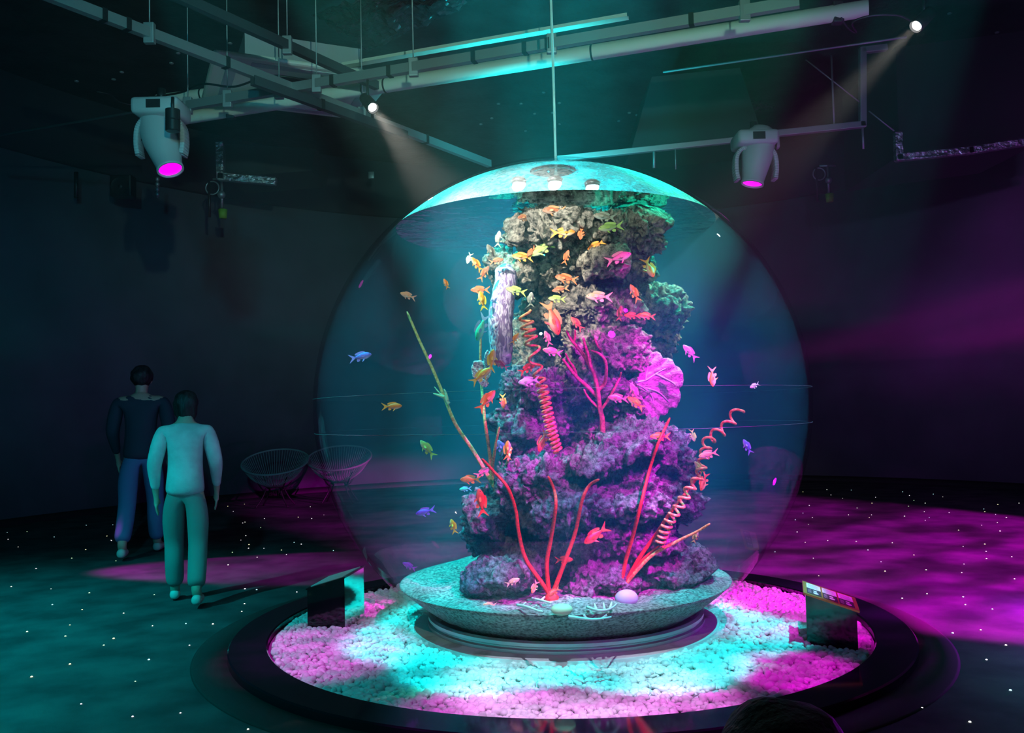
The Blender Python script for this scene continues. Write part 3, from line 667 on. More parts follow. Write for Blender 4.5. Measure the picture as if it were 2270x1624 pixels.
# green sprig growing on the yellow whip
m_grn = mat('pale_green_sprig', (.4, .8, .5), .6); o0 = W(992, 892, 4.93); bm = B()
for pts in ([(995, 895), (985, 880), (975, 872), (963, 857)], [(992, 888), (988, 870), (984, 862)], [(985, 880), (970, 875), (960, 872)]):
    S = spline([W(x, y, 4.93) - o0 for x, y in pts], 5); tube(bm, S, [.011 * (1 - .8 * i / (len(S) - 1)) for i in range(len(S))], 8)
tag(obj('feather_sprig', bm, m_grn, None, o0), 'pale green leafy sprig clinging to the yellow green whip coral', 'coral')
# ------------------------------------------------------------------ fish
def fishmat(name, top, belly, glow=None):
    m = mat(name, top, .38, spec=.5); nt = m.node_tree; N = nt.nodes; L = nt.links; b = N['Principled BSDF']
    tc = N.new('ShaderNodeTexCoord'); sp = N.new('ShaderNodeSeparateXYZ'); cr = N.new('ShaderNodeValToRGB'); mr = N.new('ShaderNodeMapRange')
    mr.inputs['From Min'].default_value = -.13; mr.inputs['From Max'].default_value = .10
    L.new(tc.outputs['Object'], sp.inputs[0]); L.new(sp.outputs['Z'], mr.inputs['Value']); L.new(mr.outputs[0], cr.inputs[0]); L.new(cr.outputs[0], b.inputs['Base Color'])
    cr.color_ramp.elements[0].position = .12; cr.color_ramp.elements[0].color = (*belly, 1); cr.color_ramp.elements[1].position = .5; cr.color_ramp.elements[1].color = (*top, 1)
    v = N.new('ShaderNodeTexVoronoi'); v.inputs['Scale'].default_value = 34; bp = N.new('ShaderNodeBump'); bp.inputs['Strength'].default_value = .25; bp.inputs['Distance'].default_value = .004
    L.new(tc.outputs['Object'], v.inputs['Vector']); L.new(v.outputs['Distance'], bp.inputs['Height']); L.new(bp.outputs[0], b.inputs['Normal'])
    return m
m_eye = mat('fish_eye', (.01, .01, .012), .15)
FC = {  # body top, belly, fins
 'orange': ((.95, .28, .04), (.85, .60, .42), (.95, .42, .06)), 'red orange': ((.90, .14, .05), (.90, .42, .25), (.85, .22, .08)),
 'brown': ((.42, .14, .07), (.50, .34, .26), (.5, .26, .12)), 'grey': ((.30, .30, .24), (.45, .52, .48), (.35, .4, .32)),
 'green': ((.35, .55, .15), (.62, .68, .45), (.45, .7, .15)), 'yellow': ((.95, .55, .04), (.85, .78, .45), (.85, .85, .10)),
 'pale': ((.60, .68, .58), (.80, .85, .78), (.6, .7, .55)), 'pink': ((.90, .18, .42), (.90, .60, .62), (.8, .35, .35)),
 'peach': ((.92, .52, .30), (.92, .66, .56), (.9, .55, .42)), 'cyan green': ((.05, .75, .50), (.25, .9, .85), (.2, .6, .9)),  # cyan green carries the cyan light in the fish colour
 'red': ((.80, .04, .04), (.80, .12, .10), (.8, .1, .05)), 'maroon': ((.20, .03, .07), (.42, .30, .34), (.3, .2, .2)),
 'purple': ((.45, .05, .75), (.55, .25, .85), (.65, .1, .8)), 'blue violet': ((.18, .22, .85), (.4, .55, .9), (.35, .35, .95))}
def slab(bm, pts, th=.008, y0=0.0, tiltv=None):
    n = len(pts); r = []
    for s in (-1, 1):
        r.append([bm.verts.new(Vector((x, y0 + s * th * .5 + (tiltv * abs(z) if tiltv else 0), z))) for x, z in pts])
    bm.faces.new(r[0]); bm.faces.new(list(reversed(r[1])))
    for i in range(n): bm.faces.new((r[0][(i + 1) % n], r[0][i], r[1][i], r[1][(i + 1) % n]))
def fishmesh(kind, deep=1.0):
    bm = B()
    if kind == 'body':
        pr = [(0, .012), (.03, .040), (.08, .070), (.16, .103), (.27, .135), (.40, .150), (.54, .142), (.68, .112), (.82, .072), (.93, .046), (1, .040)]
        rings = []
        for s, h in pr:
            x = .5 - s * .73; zc = -.012 * (1 - s); n = 16
            rings.append([bm.verts.new((x, .46 * h * math.cos(2 * PI * k / n) * (1.15 if s < .4 else .9), zc + h * deep * math.sin(2 * PI * k / n))) for k in range(n)])
        for i in range(len(rings) - 1):
            for k in range(16): bm.faces.new((rings[i][k], rings[i][(k + 1) % 16], rings[i + 1][(k + 1) % 16], rings[i + 1][k]))
        bm.faces.new(rings[0]); bm.faces.new(list(reversed(rings[-1])))
    elif kind == 'tail_fin':
        slab(bm, [(-.20, .035), (-.28, .075), (-.38, .135), (-.50, .205), (-.44, .115), (-.37, .045), (-.35, 0), (-.37, -.045), (-.44, -.115), (-.50, -.205), (-.38, -.135), (-.28, -.075), (-.20, -.035)])
    elif kind == 'dorsal_fin':
        slab(bm, [(.26, .11 * deep), (.24, .175 * deep), (.18, .20 * deep), (.08, .21 * deep), (-.04, .195 * deep), (-.13, .175 * deep), (-.21, .13 * deep), (-.17, .07), (-.02, .10 * deep), (.12, .12 * deep)])
    elif kind == 'anal_fin':
        slab(bm, [(.0, -.13 * deep), (-.05, -.19 * deep), (-.15, -.20 * deep), (-.17, -.12), (-.12, -.075), (-.04, -.11 * deep)])
    elif kind == 'pelvic_fin':
        for s in (-1, 1):
            r0 = [bm.verts.new(Vector((x, s * (.02 + y), z))) for x, y, z in ((.20, 0, -.12), (.13, .02, -.20), (.05, .03, -.25), (.12, 0, -.13))]
            r1 = [bm.verts.new(v.co + Vector((0, s * .008, 0))) for v in r0]
            bm.faces.new(r0); bm.faces.new(list(reversed(r1)))
            for i in range(4): bm.faces.new((r0[(i + 1) % 4], r0[i], r1[i], r1[(i + 1) % 4]))
    elif kind == 'eye':
        for s in (-1, 1): ball(bm, (.405, s * .036, .018), (.021, .012, .021), 2)
    elif kind == 'pectoral_fin':
        for s in (-1, 1):
            c = [(.24, .0, -.01), (.15, .045, .03), (.07, .075, .01), (.08, .07, -.05), (.17, .03, -.06)]
            r0 = [bm.verts.new(Vector((x, s * (.058 + y), z))) for x, y, z in c]; r1 = [bm.verts.new(v.co + Vector((0, s * .006, 0))) for v in r0]
            bm.faces.new(r0); bm.faces.new(list(reversed(r1)))
            for i in range(5): bm.faces.new((r0[(i + 1) % 5], r0[i], r1[i], r1[(i + 1) % 5]))
    bmesh.ops.recalc_face_normals(bm, faces=bm.faces)
    me = bpy.data.meshes.new(kind); bm.to_mesh(me); bm.free()
    if kind in ('body', 'eye'): me.shade_smooth()
    return me
PROTO = {}
def fish(px, py, Lp, ang, col, label, yaw=0, d0=4.72, roll=0, group='small fish shoaling around the reef'):
    key = col
    if key not in PROTO:
        a, b_, c = FC[col]; mb = fishmat(col.replace(' ', '_') + '_fish', a, b_); mfn = mat(col.replace(' ', '_') + '_fin', c, .5)
        ms_ = {}
        for k in ('body', 'tail_fin', 'dorsal_fin', 'anal_fin', 'pelvic_fin', 'pectoral_fin', 'eye'):
            me = fishmesh(k); me.materials.append(mb if k == 'body' else m_eye if k == 'eye' else mfn); ms_[k] = me
        PROTO[key] = ms_
    p = before(px, py, d0)
    r = bpy.data.objects.new('reef_fish', None); C.objects.link(r); r.empty_display_size = .05
    a = math.radians(ang); y = math.radians(yaw)
    h = Vector((math.cos(a) * math.cos(y), -math.sin(y), math.sin(a) * math.cos(y)))
    up = Vector((-math.sin(a), 0, math.cos(a))) if math.cos(a) >= -1e-6 else Vector((math.sin(a), 0, -math.cos(a)))
    up = (up - h * up.dot(h)).normalized(); side = up.cross(h)
    R = Matrix((h, side, up)).transposed().to_4x4()
    s = Lp * p.y / F / max(.45, math.cos(y))
    r.matrix_world = Matrix.Translation(p) @ R @ Matrix.Rotation(math.radians(roll), 4, 'X') @ Matrix.Scale(s, 4)
    for k, me in PROTO[key].items():
        c = bpy.data.objects.new(k, me); C.objects.link(c); c.parent = r
    tag(r, label, 'fish', group)
FISH = [
 (1061, 453, 56, 197, 'orange', 'orange fish with yellow tail swimming left, topmost fish left of the reef', 0),
 (1161, 437, 46, 230, 'brown', 'brown and white fish facing out just under the water line, left of the reef top', 45),
 (1229, 466, 54, 180, 'brown', 'dark reddish brown fish swimming left over the top of the reef', 10),
 (1162, 482, 30, 190, 'brown', 'small round brown fish over the pale left lobe of the reef top', 40),
 (1341, 480, 52, 170, 'grey', 'grey olive fish pointing left near the top right of the reef', 0),
 (1355, 503, 58, 186, 'green', 'olive fish with orange cheek just below the grey fish at the reef top', 0),
 (1247, 515, 56, 2, 'orange', 'bright orange fish swimming right above the dark overhang of the reef top', 0),
 (1288, 517, 32, 260, 'red orange', 'thin orange fish pointing down, right of the bright orange fish', 30),
 (1322, 543, 44, 205, 'orange', 'slim orange fish heading down left above the magenta fish', 0),
 (1105, 530, 34, 82, 'pale', 'pale mint fish pointing up beside the left edge of the reef top', 30),
 (1090, 559, 36, 120, 'grey', 'grey brown fish against the cyan lit rock edge, below the pale mint fish', 35),
 (1040, 572, 28, 250, 'pale', 'small pale green fish, leftmost of the fish beside the upper reef', 20),
 (1057, 586, 38, 125, 'orange', 'orange fish with yellow back tilted up, left of the sponge top', 15),
 (1073, 606, 38, 55, 'brown', 'dark brown fish nose up touching the orange one left of the sponge top', 15),
 (1100, 578, 34, 10, 'brown', 'small brown fish swimming over the rock directly above the purple sponge', 10),
 (1159, 569, 50, 172, 'orange', 'orange fish swimming left under the dark overhang', 0),
 (1178, 557, 30, 225, 'red orange', 'red orange fish half hidden behind two others under the overhang', 10, 4.85),
 (1203, 552, 58, 207, 'green', 'olive green fish heading down left with raised pink tail', 0),
 (1255, 570, 34, 72, 'red orange', 'red orange fish pointing up in front of the dark middle cleft', 10),
 (1370, 571, 62, 18, 'pink', 'magenta pink fish with long fins swimming right', 0),
 (1372, 590, 48, 2, 'maroon', 'dark red fish directly beneath the magenta pink fish', 0, 4.8),
 (1439, 592, 52, 285, 'orange', 'deep bodied orange fish with yellow fin facing the viewer at the right reef edge', 35),
 (1256, 617, 52, 168, 'red orange', 'salmon red fish swimming left across the middle of the reef', 0),
 (1065, 642, 44, 178, 'red orange', 'red brown fish swimming left, beside the upper left of the sponge', 0),
 (1069, 667, 42, 100, 'yellow', 'yellow green fish nose up between the red brown fish and the cyan green fish', 25),
 (1067, 724, 66, 250, 'cyan green', 'cyan green fish coloured as if lit, pointing down left of the sponge', 0),
 (1145, 644, 48, 165, 'green', 'lime green fish with orange fins crossing the sponge', 0, 4.6),
 (1177, 664, 30, 88, 'pale', 'pale mint fish seen from the front, right of the sponge', 45),
 (1243, 641, 40, 188, 'brown', 'brown striped fish just above the lime green one in the reef centre', 0),
 (1235, 662, 40, 174, 'green', 'lime green fish swimming left in the reef centre', 0),
 (1329, 657, 60, 176, 'peach', 'large peach and yellow fish swimming left above the pink lit rock', 0),
 (1407, 650, 44, 115, 'yellow', 'olive and orange fish pointing up, right of the large peach fish', 10),
 (1402, 699, 38, 176, 'red orange', 'red fish overlapping an orange one, left of that pair', 0),
 (1434, 700, 40, 172, 'orange', 'orange fish at the right of the overlapping red and orange pair', 0, 4.8),
 (1374, 695, 34, 82, 'brown', 'red brown fish nose up left of the overlapping pair', 20),
 (1225, 703, 84, 287, 'red orange', 'long rust red fish diving head down in the reef centre', 10),
 (1279, 717, 40, 130, 'red orange', 'rust coloured fish tilted up left of the pink lit rock', 0),
 (1142, 750, 28, 58, 'orange', 'small round bright orange fish against the right side of the sponge', 20),
 (1214, 750, 36, 108, 'peach', 'small tan fish pointing up between the corkscrew coral and the crimson coral', 10),
 (1225, 779, 46, 165, 'peach', 'tan orange fish swimming left at the tips of the crimson coral', 0),
 (1169, 816, 44, 30, 'red', 'dark red fish behind the corkscrew coral', 10, 4.9),
 (1090, 800, 52, 82, 'yellow', 'yellow fish curving upward beside the bottom of the sponge', 15),
 (1112, 808, 38, 148, 'maroon', 'dark maroon fish at the bottom tip of the sponge', 0, 4.6),
 (1065, 833, 56, 38, 'yellow', 'yellow orange fish in front of the small striped fan coral', 0),
 (1078, 888, 60, 50, 'orange', 'orange fish with green tail streamers nose up right, below the striped fan', 0),
 (1173, 844, 50, 186, 'pale', 'pale green and pink fish swimming in front of the corkscrew coral', 0, 4.55),
 (1115, 888, 34, 272, 'yellow', 'small orange yellow fish on the reef edge right of the orange whip', 25),
 (1371, 882, 48, 172, 'pink', 'pink and white fish swimming left, left of the mauve fan stem', 0),
 (1407, 869, 44, 112, 'pink', 'rose red fish pointing up at the stem of the mauve fan', 10),
 (1410, 893, 46, 142, 'yellow', 'yellow orange fish crossing under the mauve fan stem', 0),
 (1530, 781, 46, 130, 'pale', 'pale pinkish fish in open water above the mauve fan', 0),
 (1579, 834, 46, 265, 'yellow', 'thin yellow orange fish diving in open water right of the mauve fan', 20),
 (1673, 854, 26, 200, 'pale', 'tiny pale green fish farthest right in the globe', 20),
 (1464, 967, 46, 178, 'orange', 'orange fish with green tail behind the tallest red whip stem', 0),
 (1536, 964, 28, 275, 'green', 'tiny yellow green fish left of the pink corkscrew coral', 35),
 (1571, 1006, 46, 190, 'peach', 'orange fish with green fins crossing the pink corkscrew coral', 0, 4.6),
 (1550, 1036, 34, 125, 'green', 'yellow green fish inside the lower turns of the pink corkscrew coral', 10),
 (1560, 1066, 44, 245, 'red orange', 'red and white fish hanging below the pink corkscrew coral', 20, 4.85),
 (1657, 990, 38, 118, 'blue violet', 'pale blue violet fish in open water at the far right', 10),
 (1203, 976, 52, 248, 'red', 'bright red fish left of the lower corkscrew coral', 10),
 (1125, 998, 44, 88, 'yellow', 'yellow fish nose up in front of the short whip corals', 20),
 (1112, 992, 38, 112, 'cyan green', 'slim pale cyan fish beside the yellow fish at the short whips', 35),
 (1145, 1030, 32, 92, 'grey', 'dark olive fish above the lower left rock', 35),
 (1044, 1062, 48, 178, 'red orange', 'red fish with yellow edges swimming left at the tip of the left red whip', 0),
 (1070, 1046, 40, 28, 'pink', 'pink fish behind the tip of the left red whip', 0, 4.85),
 (1032, 1083, 28, 182, 'cyan green', 'small cyan fish below the red and yellow fish', 0),
 (1067, 1114, 64, 97, 'red', 'crimson fish with yellow tail nose up beside the lower left rock', 10),
 (944, 1133, 46, 192, 'purple', 'vivid purple fish swimming left in the lower left open water', 0),
 (1005, 1167, 36, 102, 'yellow', 'orange yellow fish nose up right of the vivid purple fish', 20),
 (1322, 1184, 66, 212, 'red', 'red fish in the purple hollow between the red whips', 10),
 (1136, 1289, 34, 25, 'peach', 'peach fish just above the sand left of the left red clump', 10),
 (1250, 1240, 40, 5, 'red', 'small red fish behind the stems of the left red clump', 20, 4.85),
 (908, 1254, 34, 152, 'purple', 'small purple blue fish low near the left glass', 0),
 (937, 1303, 34, 150, 'green', 'green fish just above the sand at the left', 0),
 (1541, 1190, 30, 75, 'green', 'tiny yellow green fish at the tip of the orange red stem on the right', 20),
 (905, 655, 36, 160, 'peach', 'rosy fish in open water above the tip of the long yellow green whip', 20),
 (798, 790, 52, 12, 'blue violet', 'iridescent blue violet fish swimming right nearest the left glass', 0),
 (868, 900, 46, 2, 'orange', 'plain orange fish swimming right alone in the left open water', 0),
 (948, 995, 50, 128, 'green', 'dark green fish nose up left in the left open water', 0),
 (989, 629, 24, 110, 'orange', 'tiny orange fish alone left of the upper reef', 20),
 (1086, 1340, 30, 170, 'peach', 'peach fish close to the sand at the lower left', 20),
 (1487, 1332, 40, 178, 'green', 'faint olive fish over the sand at the lower right', 0),
 (1229, 1311, 30, 210, 'red', 'small red fish at the foot of the left red clump', 20, 4.6),
 (1185, 1300, 28, 240, 'red orange', 'small orange red fish left of the foot of the left red clump', 30, 4.7),
]
for q in FISH:
    px, py, Lp, ang, col, lab, yaw = q[:7]
    fish(px, py, Lp, ang, col, lab, yaw, q[7] if len(q) > 7 else 4.72)
# ------------------------------------------------------------------ steelwork, pipes and lamps under the ceiling
m_steel = mat('galvanised_steel', (.42, .44, .45), .45, .7); m_dark_steel = mat('dark_steel', (.10, .11, .12), .5, .6)
m_pipe = mat('cream_pipe', (.72, .74, .64), .5); m_rod = mat('threaded_rod', (.35, .37, .38), .5, .6)
m_grey = mat('grey_housing', (.42, .44, .46), .45); m_cap = mat('black_housing', (.02, .02, .022), .4)
def beam_mesh(bm, a, b, w, h, chan=True):
    a, b = Vector(a), Vector(b); d = (b - a); L_ = d.length; d.normalize(); s = d.cross(Vector((0, 0, 1))).normalized(); u = s.cross(d)
    t = .008
    if chan: sec = [(-w / 2, h / 2), (-w / 2, -h / 2), (w / 2, -h / 2), (w / 2, h / 2), (w / 2 - t, h / 2), (w / 2 - t, -h / 2 + t), (-w / 2 + t, -h / 2 + t), (-w / 2 + t, h / 2)]
    else: sec = [(-w / 2, h / 2), (-w / 2, -h / 2), (w / 2, -h / 2), (w / 2, h / 2)]
    r = [[bm.verts.new(p + s * x + u * z) for x, z in sec] for p in (a, b)]
    n = len(sec)
    for i in range(n): bm.faces.new((r[0][i], r[0][(i + 1) % n], r[1][(i + 1) % n], r[1][i]))
    bm.faces.new(list(reversed(r[0]))); bm.faces.new(r[1])
    bmesh.ops.recalc_face_normals(bm, faces=bm.faces)
    return a, d, s, u, L_
def rail(label, p0, p1, z, w=.055, h=.075, m=None, clips=(), hang=(), name='steel_rail', cat='rail', z1=None, group=None):
    a = Z(*p0, z); b = Z(*p1, z if z1 is None else z1); t = thing(name, label, cat, a, group=group)
    bm = B(); _, d, s, u, L_ = beam_mesh(bm, (0, 0, 0), b - a, w, h); obj('channel', bm, m or m_steel, t, smooth=False)
    for k in clips:
        bm = B(); c = (b - a) * k; beam_mesh(bm, c - d * .018, c + d * .018, w + .012, h + .012, False); obj('joint_clip', bm, m_cap, t, smooth=False)
    for k in hang:
        c = (b - a) * k; bm = B(); tube(bm, [c + Vector((0, 0, -.04)), Vector((c.x, c.y, RH_ - .005 - a.z))], .0055, 8); rod = obj('hanger_rod', bm, m_rod, t)
        bm = B(); box(bm, c + Vector((0, 0, .0)), (.075, .05, .15), bev=.006); obj('hanger_bracket', bm, m_steel, rod, smooth=False)
    return t
ZR = 4.1
rail('long grey steel rail crossing the upper left ceiling diagonally', (60, -30), (1085, 363), ZR, clips=(.10, .135, .30, .62, .78), hang=(.17, .60), m=m_steel)
rail('darker steel rail parallel behind the long grey rail, upper left', (380, -15), (835, 190), 4.35, m=m_dark_steel, hang=(.5,))
rail('steel rail running from the left moving head across above the globe to the right', (395, 238), (1772, 4), ZR, clips=(.30, .40, .54, .62, .655, .86), hang=(.02, .10, .20, .27, .44, .66, .93))
rail('short steel cross rail beside the white air conditioner panel', (560, 178), (900, 300), ZR - .09, m=m_dark_steel, clips=(.4,))
rail('thin pale trunking strip above the steel rail, upper centre', (762, 145), (1392, 36), 4.75, w=.085, h=.03, m=m_pipe)
def pipe(label, p0, p1, z, r, m, joints=(), name='ceiling_pipe', cat='pipe', z1=None, hang=()):
    a = Z(*p0, z); b = Z(*p1, z if z1 is None else z1); t = thing(name, label, cat, a); bm = B(); tube(bm, [Vector((0, 0, 0)), b - a], r, 28); o = obj('tube', bm, m, t); o.data.set_sharp_from_angle(angle=.8)
    d = (b - a).normalized()
    for k in joints:
        c = (b - a) * k; bm = B(); tube(bm, [c - d * .008, c + d * .008], r + .004, 28); obj('joint_band', bm, m_cap, t).data.set_sharp_from_angle(angle=.8)
    for k in hang:
        c = (b - a) * k; bm = B(); box(bm, c, (.08, .08, r * 2.6), bev=.008); obj('pipe_bracket', bm, m_dark_steel, t, smooth=False)
    return t
pipe('long cream round pipe running under the ceiling from upper left to upper right', (405, 262), (1925, 18), 4.42, .066, m_pipe, (.32, .355, .66), hang=(.09, .965))
pipe('thin grey conduit sloping across the far left of the ceiling', (-20, 303), (330, 243), 4.3, .012, m_dark_steel, name='conduit', cat='conduit')
pipe('thin grey conduit crossing the right side of the ceiling behind the cream pipe', (1470, 160), (2010, 82), 4.9, .012, m_rod, name='conduit', cat='conduit')
# white ceiling cassette
t = thing('air_conditioner', 'pale ceiling air conditioner panel behind the crossing steel rails', 'air conditioner', Z(655, 200, 4.62), math.radians(24))
bm = B(); box(bm, (0, 0, .02), (1.7, 1.35, .05), bev=.03); obj('panel', bm, m_pipe, t, smooth=False)
bm = B(); box(bm, (0, 0, .18), (1.1, .95, .28)); obj('housing', bm, m_grey, t, smooth=False)
for sx, sy, w, h in ((.66, 0, .10, 1.0), (-.66, 0, .10, 1.0), (0, .54, 1.0, .09), (0, -.54, 1.0, .09)):
    bm = B(); box(bm, (sx, sy, -.006), (w, h, .012), bev=.004); obj('vent_flap', bm, m_grey, t, smooth=False)
bm = B(); lathe(bm, [(.0, -.004), (.36, -.006), (.37, 0.004), (0, .004)], (0, 0, 0), 32, True); obj('intake_grille', bm, m_dark_steel, t)
# flat pale duct pieces running left from the cassette
pipe('short cream pipe section left of the air conditioner panel', (350, 222), (600, 190), 4.75, .06, m_pipe, (.4, .75))
# right hand frame
def bar(label, pts, r, m, name='hanging_support', cat='support', d=9.0, extra=()):
    P = [W(x, y, d) for x, y in pts]; t = thing(name, label, cat, P[0])
    for i in range(len(P) - 1):
        bm = B(); a, b = P[i] - P[0], P[i + 1] - P[0]; dd = (b - a).normalized()
        fr_ = frame(dd); q = Matrix((dd, fr_[0], fr_[1])).transposed()
        box(bm, (a + b) / 2, ((b - a).length + r * 1.6, r * 2, r * 2), q, bev=r * .2); obj('bar', bm, m, t, smooth=False)
    for a, b, rr in extra:
        bm = B(); tube(bm, [W(*a, d) - P[0], W(*b, d) - P[0]], rr, 8); obj('tie_rod', bm, m_rod, t)
    return t
bar('stepped grey steel frame hanging at the right, beside the right moving head', [(1960, 106), (1912, 112), (1912, 276), (1722, 296)], .032, m_steel, d=8.6, extra=(((1843, 122), (1849, 276), .010), ((1786, 132), (1908, 228), .007), ((1926, 246), (1982, 290), .007), ((1912, 280), (1914, 330), .012)))
bar('horizontal grey rail behind the globe top leading to the right moving head', [(1240, 352), (1655, 308)], .028, m_steel, name='steel_rail', cat='rail', d=8.8, extra=(((1450, 330), (1450, 372), .014), ((1497, 330), (1498, 375), .006)))
# foil-taped duct corners
m_foil = mat('foil_tape', (.62, .66, .68), .22, .9); noisy(m_foil, (.45, .5, .52), (.75, .8, .82), 14, .4, .6, 1.0, 16, bdist=.05)
bar('bent foil covered strip shaped like the letter L on the left wall', [(488, 322), (490, 392), (606, 402)], .05, m_foil, name='foil_strip', cat='foil strip', d=11.5)
bar('long foil edge strip under the black block at the upper right', [(1990, 300), (1992, 350), (2150, 334), (2330, 306)], .04, m_foil, name='foil_strip', cat='foil strip', d=9.5)
# black suspended blocks (ducts wrapped in black)
def block(label, q, d, dep, name='duct_block', cat='duct'):
    """q: four photo corners (front face), extruded away from the camera"""
    P = [W(x, y, d) for x, y in q]; c = sum(P, Vector()) / 4; bm = B()
    f = [bm.verts.new(p - c) for p in P]; bk = [bm.verts.new(p - c + Vector((0, dep, 0))) for p in P]
    bm.faces.new(f); bm.faces.new(list(reversed(bk)))
    for i in range(4): bm.faces.new((f[(i + 1) % 4], f[i], bk[i], bk[(i + 1) % 4]))
    bmesh.ops.recalc_face_normals(bm, faces=bm.faces)
    return tag(obj(name, bm, m_duct, None, c, smooth=False), label, cat)
m_duct = mat('black_wrap', (.02, .022, .024), .5)
block('large black wrapped duct filling the upper right corner behind the white spotlight', [(1985, 105), (2340, 60), (2340, 298), (1994, 345)], 9.7, 1.6)
block('dark wrapped duct box above the foil strip on the left wall', [(500, 318), (700, 330), (690, 378), (500, 392)], 11.7, .9)
block('dark box duct behind the ceiling, right of the hose', [(1445, 170), (1640, 150), (1690, 300), (1400, 330)], 10.2, 1.0)
# crumpled black sheet under the ceiling
m_sheet = mat('crumpled_plastic', (.03, .032, .035), .16, spec=.8)
def sheet(label, q, z, seed, amp=.10):
    P = [Z(x, y, z) for x, y in q]; bm = B(); n = 56; g = []
    c = sum(P, Vector()) / 4
    for i in range(n + 1):
        row = []
        for j in range(n + 1):
            u, v = i / n, j / n; p = P[0] * (1 - u) * (1 - v) + P[1] * u * (1 - v) + P[2] * u * v + P[3] * (1 - u) * v - c
            s = p * 3.0 + Vector((seed, 0, 0)); p.z += amp * (abs(noise.noise(s)) + .6 * abs(noise.noise(s * 2.3)) + .35 * abs(noise.noise(s * 5.1)))
            row.append(bm.verts.new(p))
        g.append(row)
    for i in range(n):
        for j in range(n): bm.faces.new((g[i][j], g[i][j + 1], g[i + 1][j + 1], g[i + 1][j]))
    o = obj('plastic_sheet', bm, m_sheet, None, c, smooth=False); s = o.modifiers.new('t', 'SOLIDIFY'); s.thickness = .004; bake(o)
    return tag(o, label, 'plastic sheet')
sheet('crumpled shiny black plastic sheet under the ceiling, upper middle', [(690, 40), (930, -30), (1050, 15), (820, 120)], 5.2, 1.0)
sheet('crumpled dark plastic sheet under the ceiling right of the hose, beside the duct', [(1440, 250), (1560, 190), (1720, 240), (1560, 300)], 5.3, 5.0, .08)

# moving head lamps
m_lens = mat('magenta_lens', (.3, 0, .3), .2, emit=(1, 0, .8), es=2.2)
def moving_head(label, base_px, lens, target, scale, d):
    top = W(base_px[0], base_px[1], d); t = thing('moving_head_light', label, 'stage light', top)
    bm = B(); box(bm, (0, 0, 0), (.34 * scale, .30 * scale, .12 * scale), bev=.03 * scale); obj('base', bm, m_grey, t)
    bm = B(); box(bm, (0, -.152 * scale, .0), (.10 * scale, .01, .06 * scale)); obj('display', bm, m_cap, t, smooth=False)
    bm = B(); tube(bm, [(0, 0, .05 * scale), (0, 0, .16 * scale)], .03 * scale, 10); obj('clamp', bm, m_cap, t)
    lv = Vector(lens) - top; hv = (Vector(target) - Vector(lens)).normalized(); aim = (lv - Vector((0, 0, -.22 * scale))).normalized()
    # yoke
    yk = thing('yoke', None, None); yk.parent = t
    for s in (-1, 1):
        bm = B(); pts = [(s * .05, 0, -.07), (s * .12, 0, -.08), (s * .160, 0, -.14), (s * .168, 0, -.25), (s * .155, 0, -.34)]
        S = spline([Vector(p) * scale for p in pts], 5)
        for i in range(len(S) - 1):
            a, b = S[i], S[i + 1]; dd = (b - a).normalized(); q = Matrix((dd, Vector((0, 1, 0)), dd.cross(Vector((0, 1, 0))))).transposed()
            box(bm, (a + b) / 2, ((b - a).length * 1.3, .11 * scale, .035 * scale), q, bev=.008 * scale)
        obj('yoke_arm', bm, m_grey, t)
    bpy.data.objects.remove(yk)
    # head: a tapering barrel from the rear vents to the lens
    end = lv; back = end - aim * .46 * scale
    q = aim.to_track_quat('Z', 'Y').to_matrix()
    bm = B(); rings = lathe(bm, [(.03, -.04), (.09, -.03), (.118, .02), (.132, .12), (.128, .22), (.108, .33), (.090, .43), (.094, .445), (.094, .462), (.082, .464), (.080, .44)], (0, 0, 0), 36)
    bm.faces.new(list(reversed(rings[0]))); bm.faces.new(rings[-1])
    for v in bm.verts: v.co = back + q @ (v.co * scale)
    hd = obj('head', bm, m_grey, t)
    bm = B(); bmesh.ops.create_circle(bm, cap_ends=True, segments=36, radius=.080 * scale)
    for v in bm.verts: v.co = end + q @ (v.co + Vector((0, 0, -.012 * scale)))
    obj('lens', bm, m_lens, hd, smooth=False)
    bm = B()
    for k in range(7): box(bm, back + q @ (Vector((math.sin((k - 3) * .22) * .139, -math.cos((k - 3) * .22) * .139, .11)) * scale), (.014 * scale, .01, .06 * scale), q)
    obj('vent', bm, m_cap, hd, smooth=False)
def _aim(lens, target): return (Vector(target) - Vector(lens)).normalized()
moving_head('large grey moving head stage light with magenta lens, at the upper left', (358, 245), LH + Vector((0, .05, .0)), (-2.2, 8, 0), 1.02, 6.42)
moving_head('grey moving head stage light with magenta lens, right of the globe top', (1672, 312), RH + Vector((0, .05, .0)), (4, 6.9, 0), 1.05, 7.66)
# round grey box on the rail beside the right head
t = thing('junction_box', 'round grey junction box beside the right moving head', 'junction box', W(1708, 318, 7.9)); bm = B(); lathe(bm, [(0, -.05), (.075, -.05), (.082, -.03), (.082, .05), (0, .05)], (0, 0, 0), 32); obj('housing', bm, m_grey, t)
bm = B(); lathe(bm, [(0, .05), (.085, .05), (.085, .062), (0, .062)], (0, 0, 0), 32); obj('lid', bm, m_grey, t)
# black cylinder downlight left
t = thing('black_downlight', 'black cylindrical downlight hanging in front of the left moving head', 'spotlight', W(383, 268, 6.1)); bm = B(); lathe(bm, [(0, -.075), (.045, -.075), (.05, -.07), (.05, .0), (.047, .004), (.05, .008), (.05, .08), (0, .08)], (0, 0, 0), 28); obj('housing', bm, m_cap, t).data.set_sharp_from_angle(angle=.6)
bm = B(); tube(bm, [(0, 0, .07), (0, 0, .17)], .012, 8); obj('stem', bm, m_cap, t)
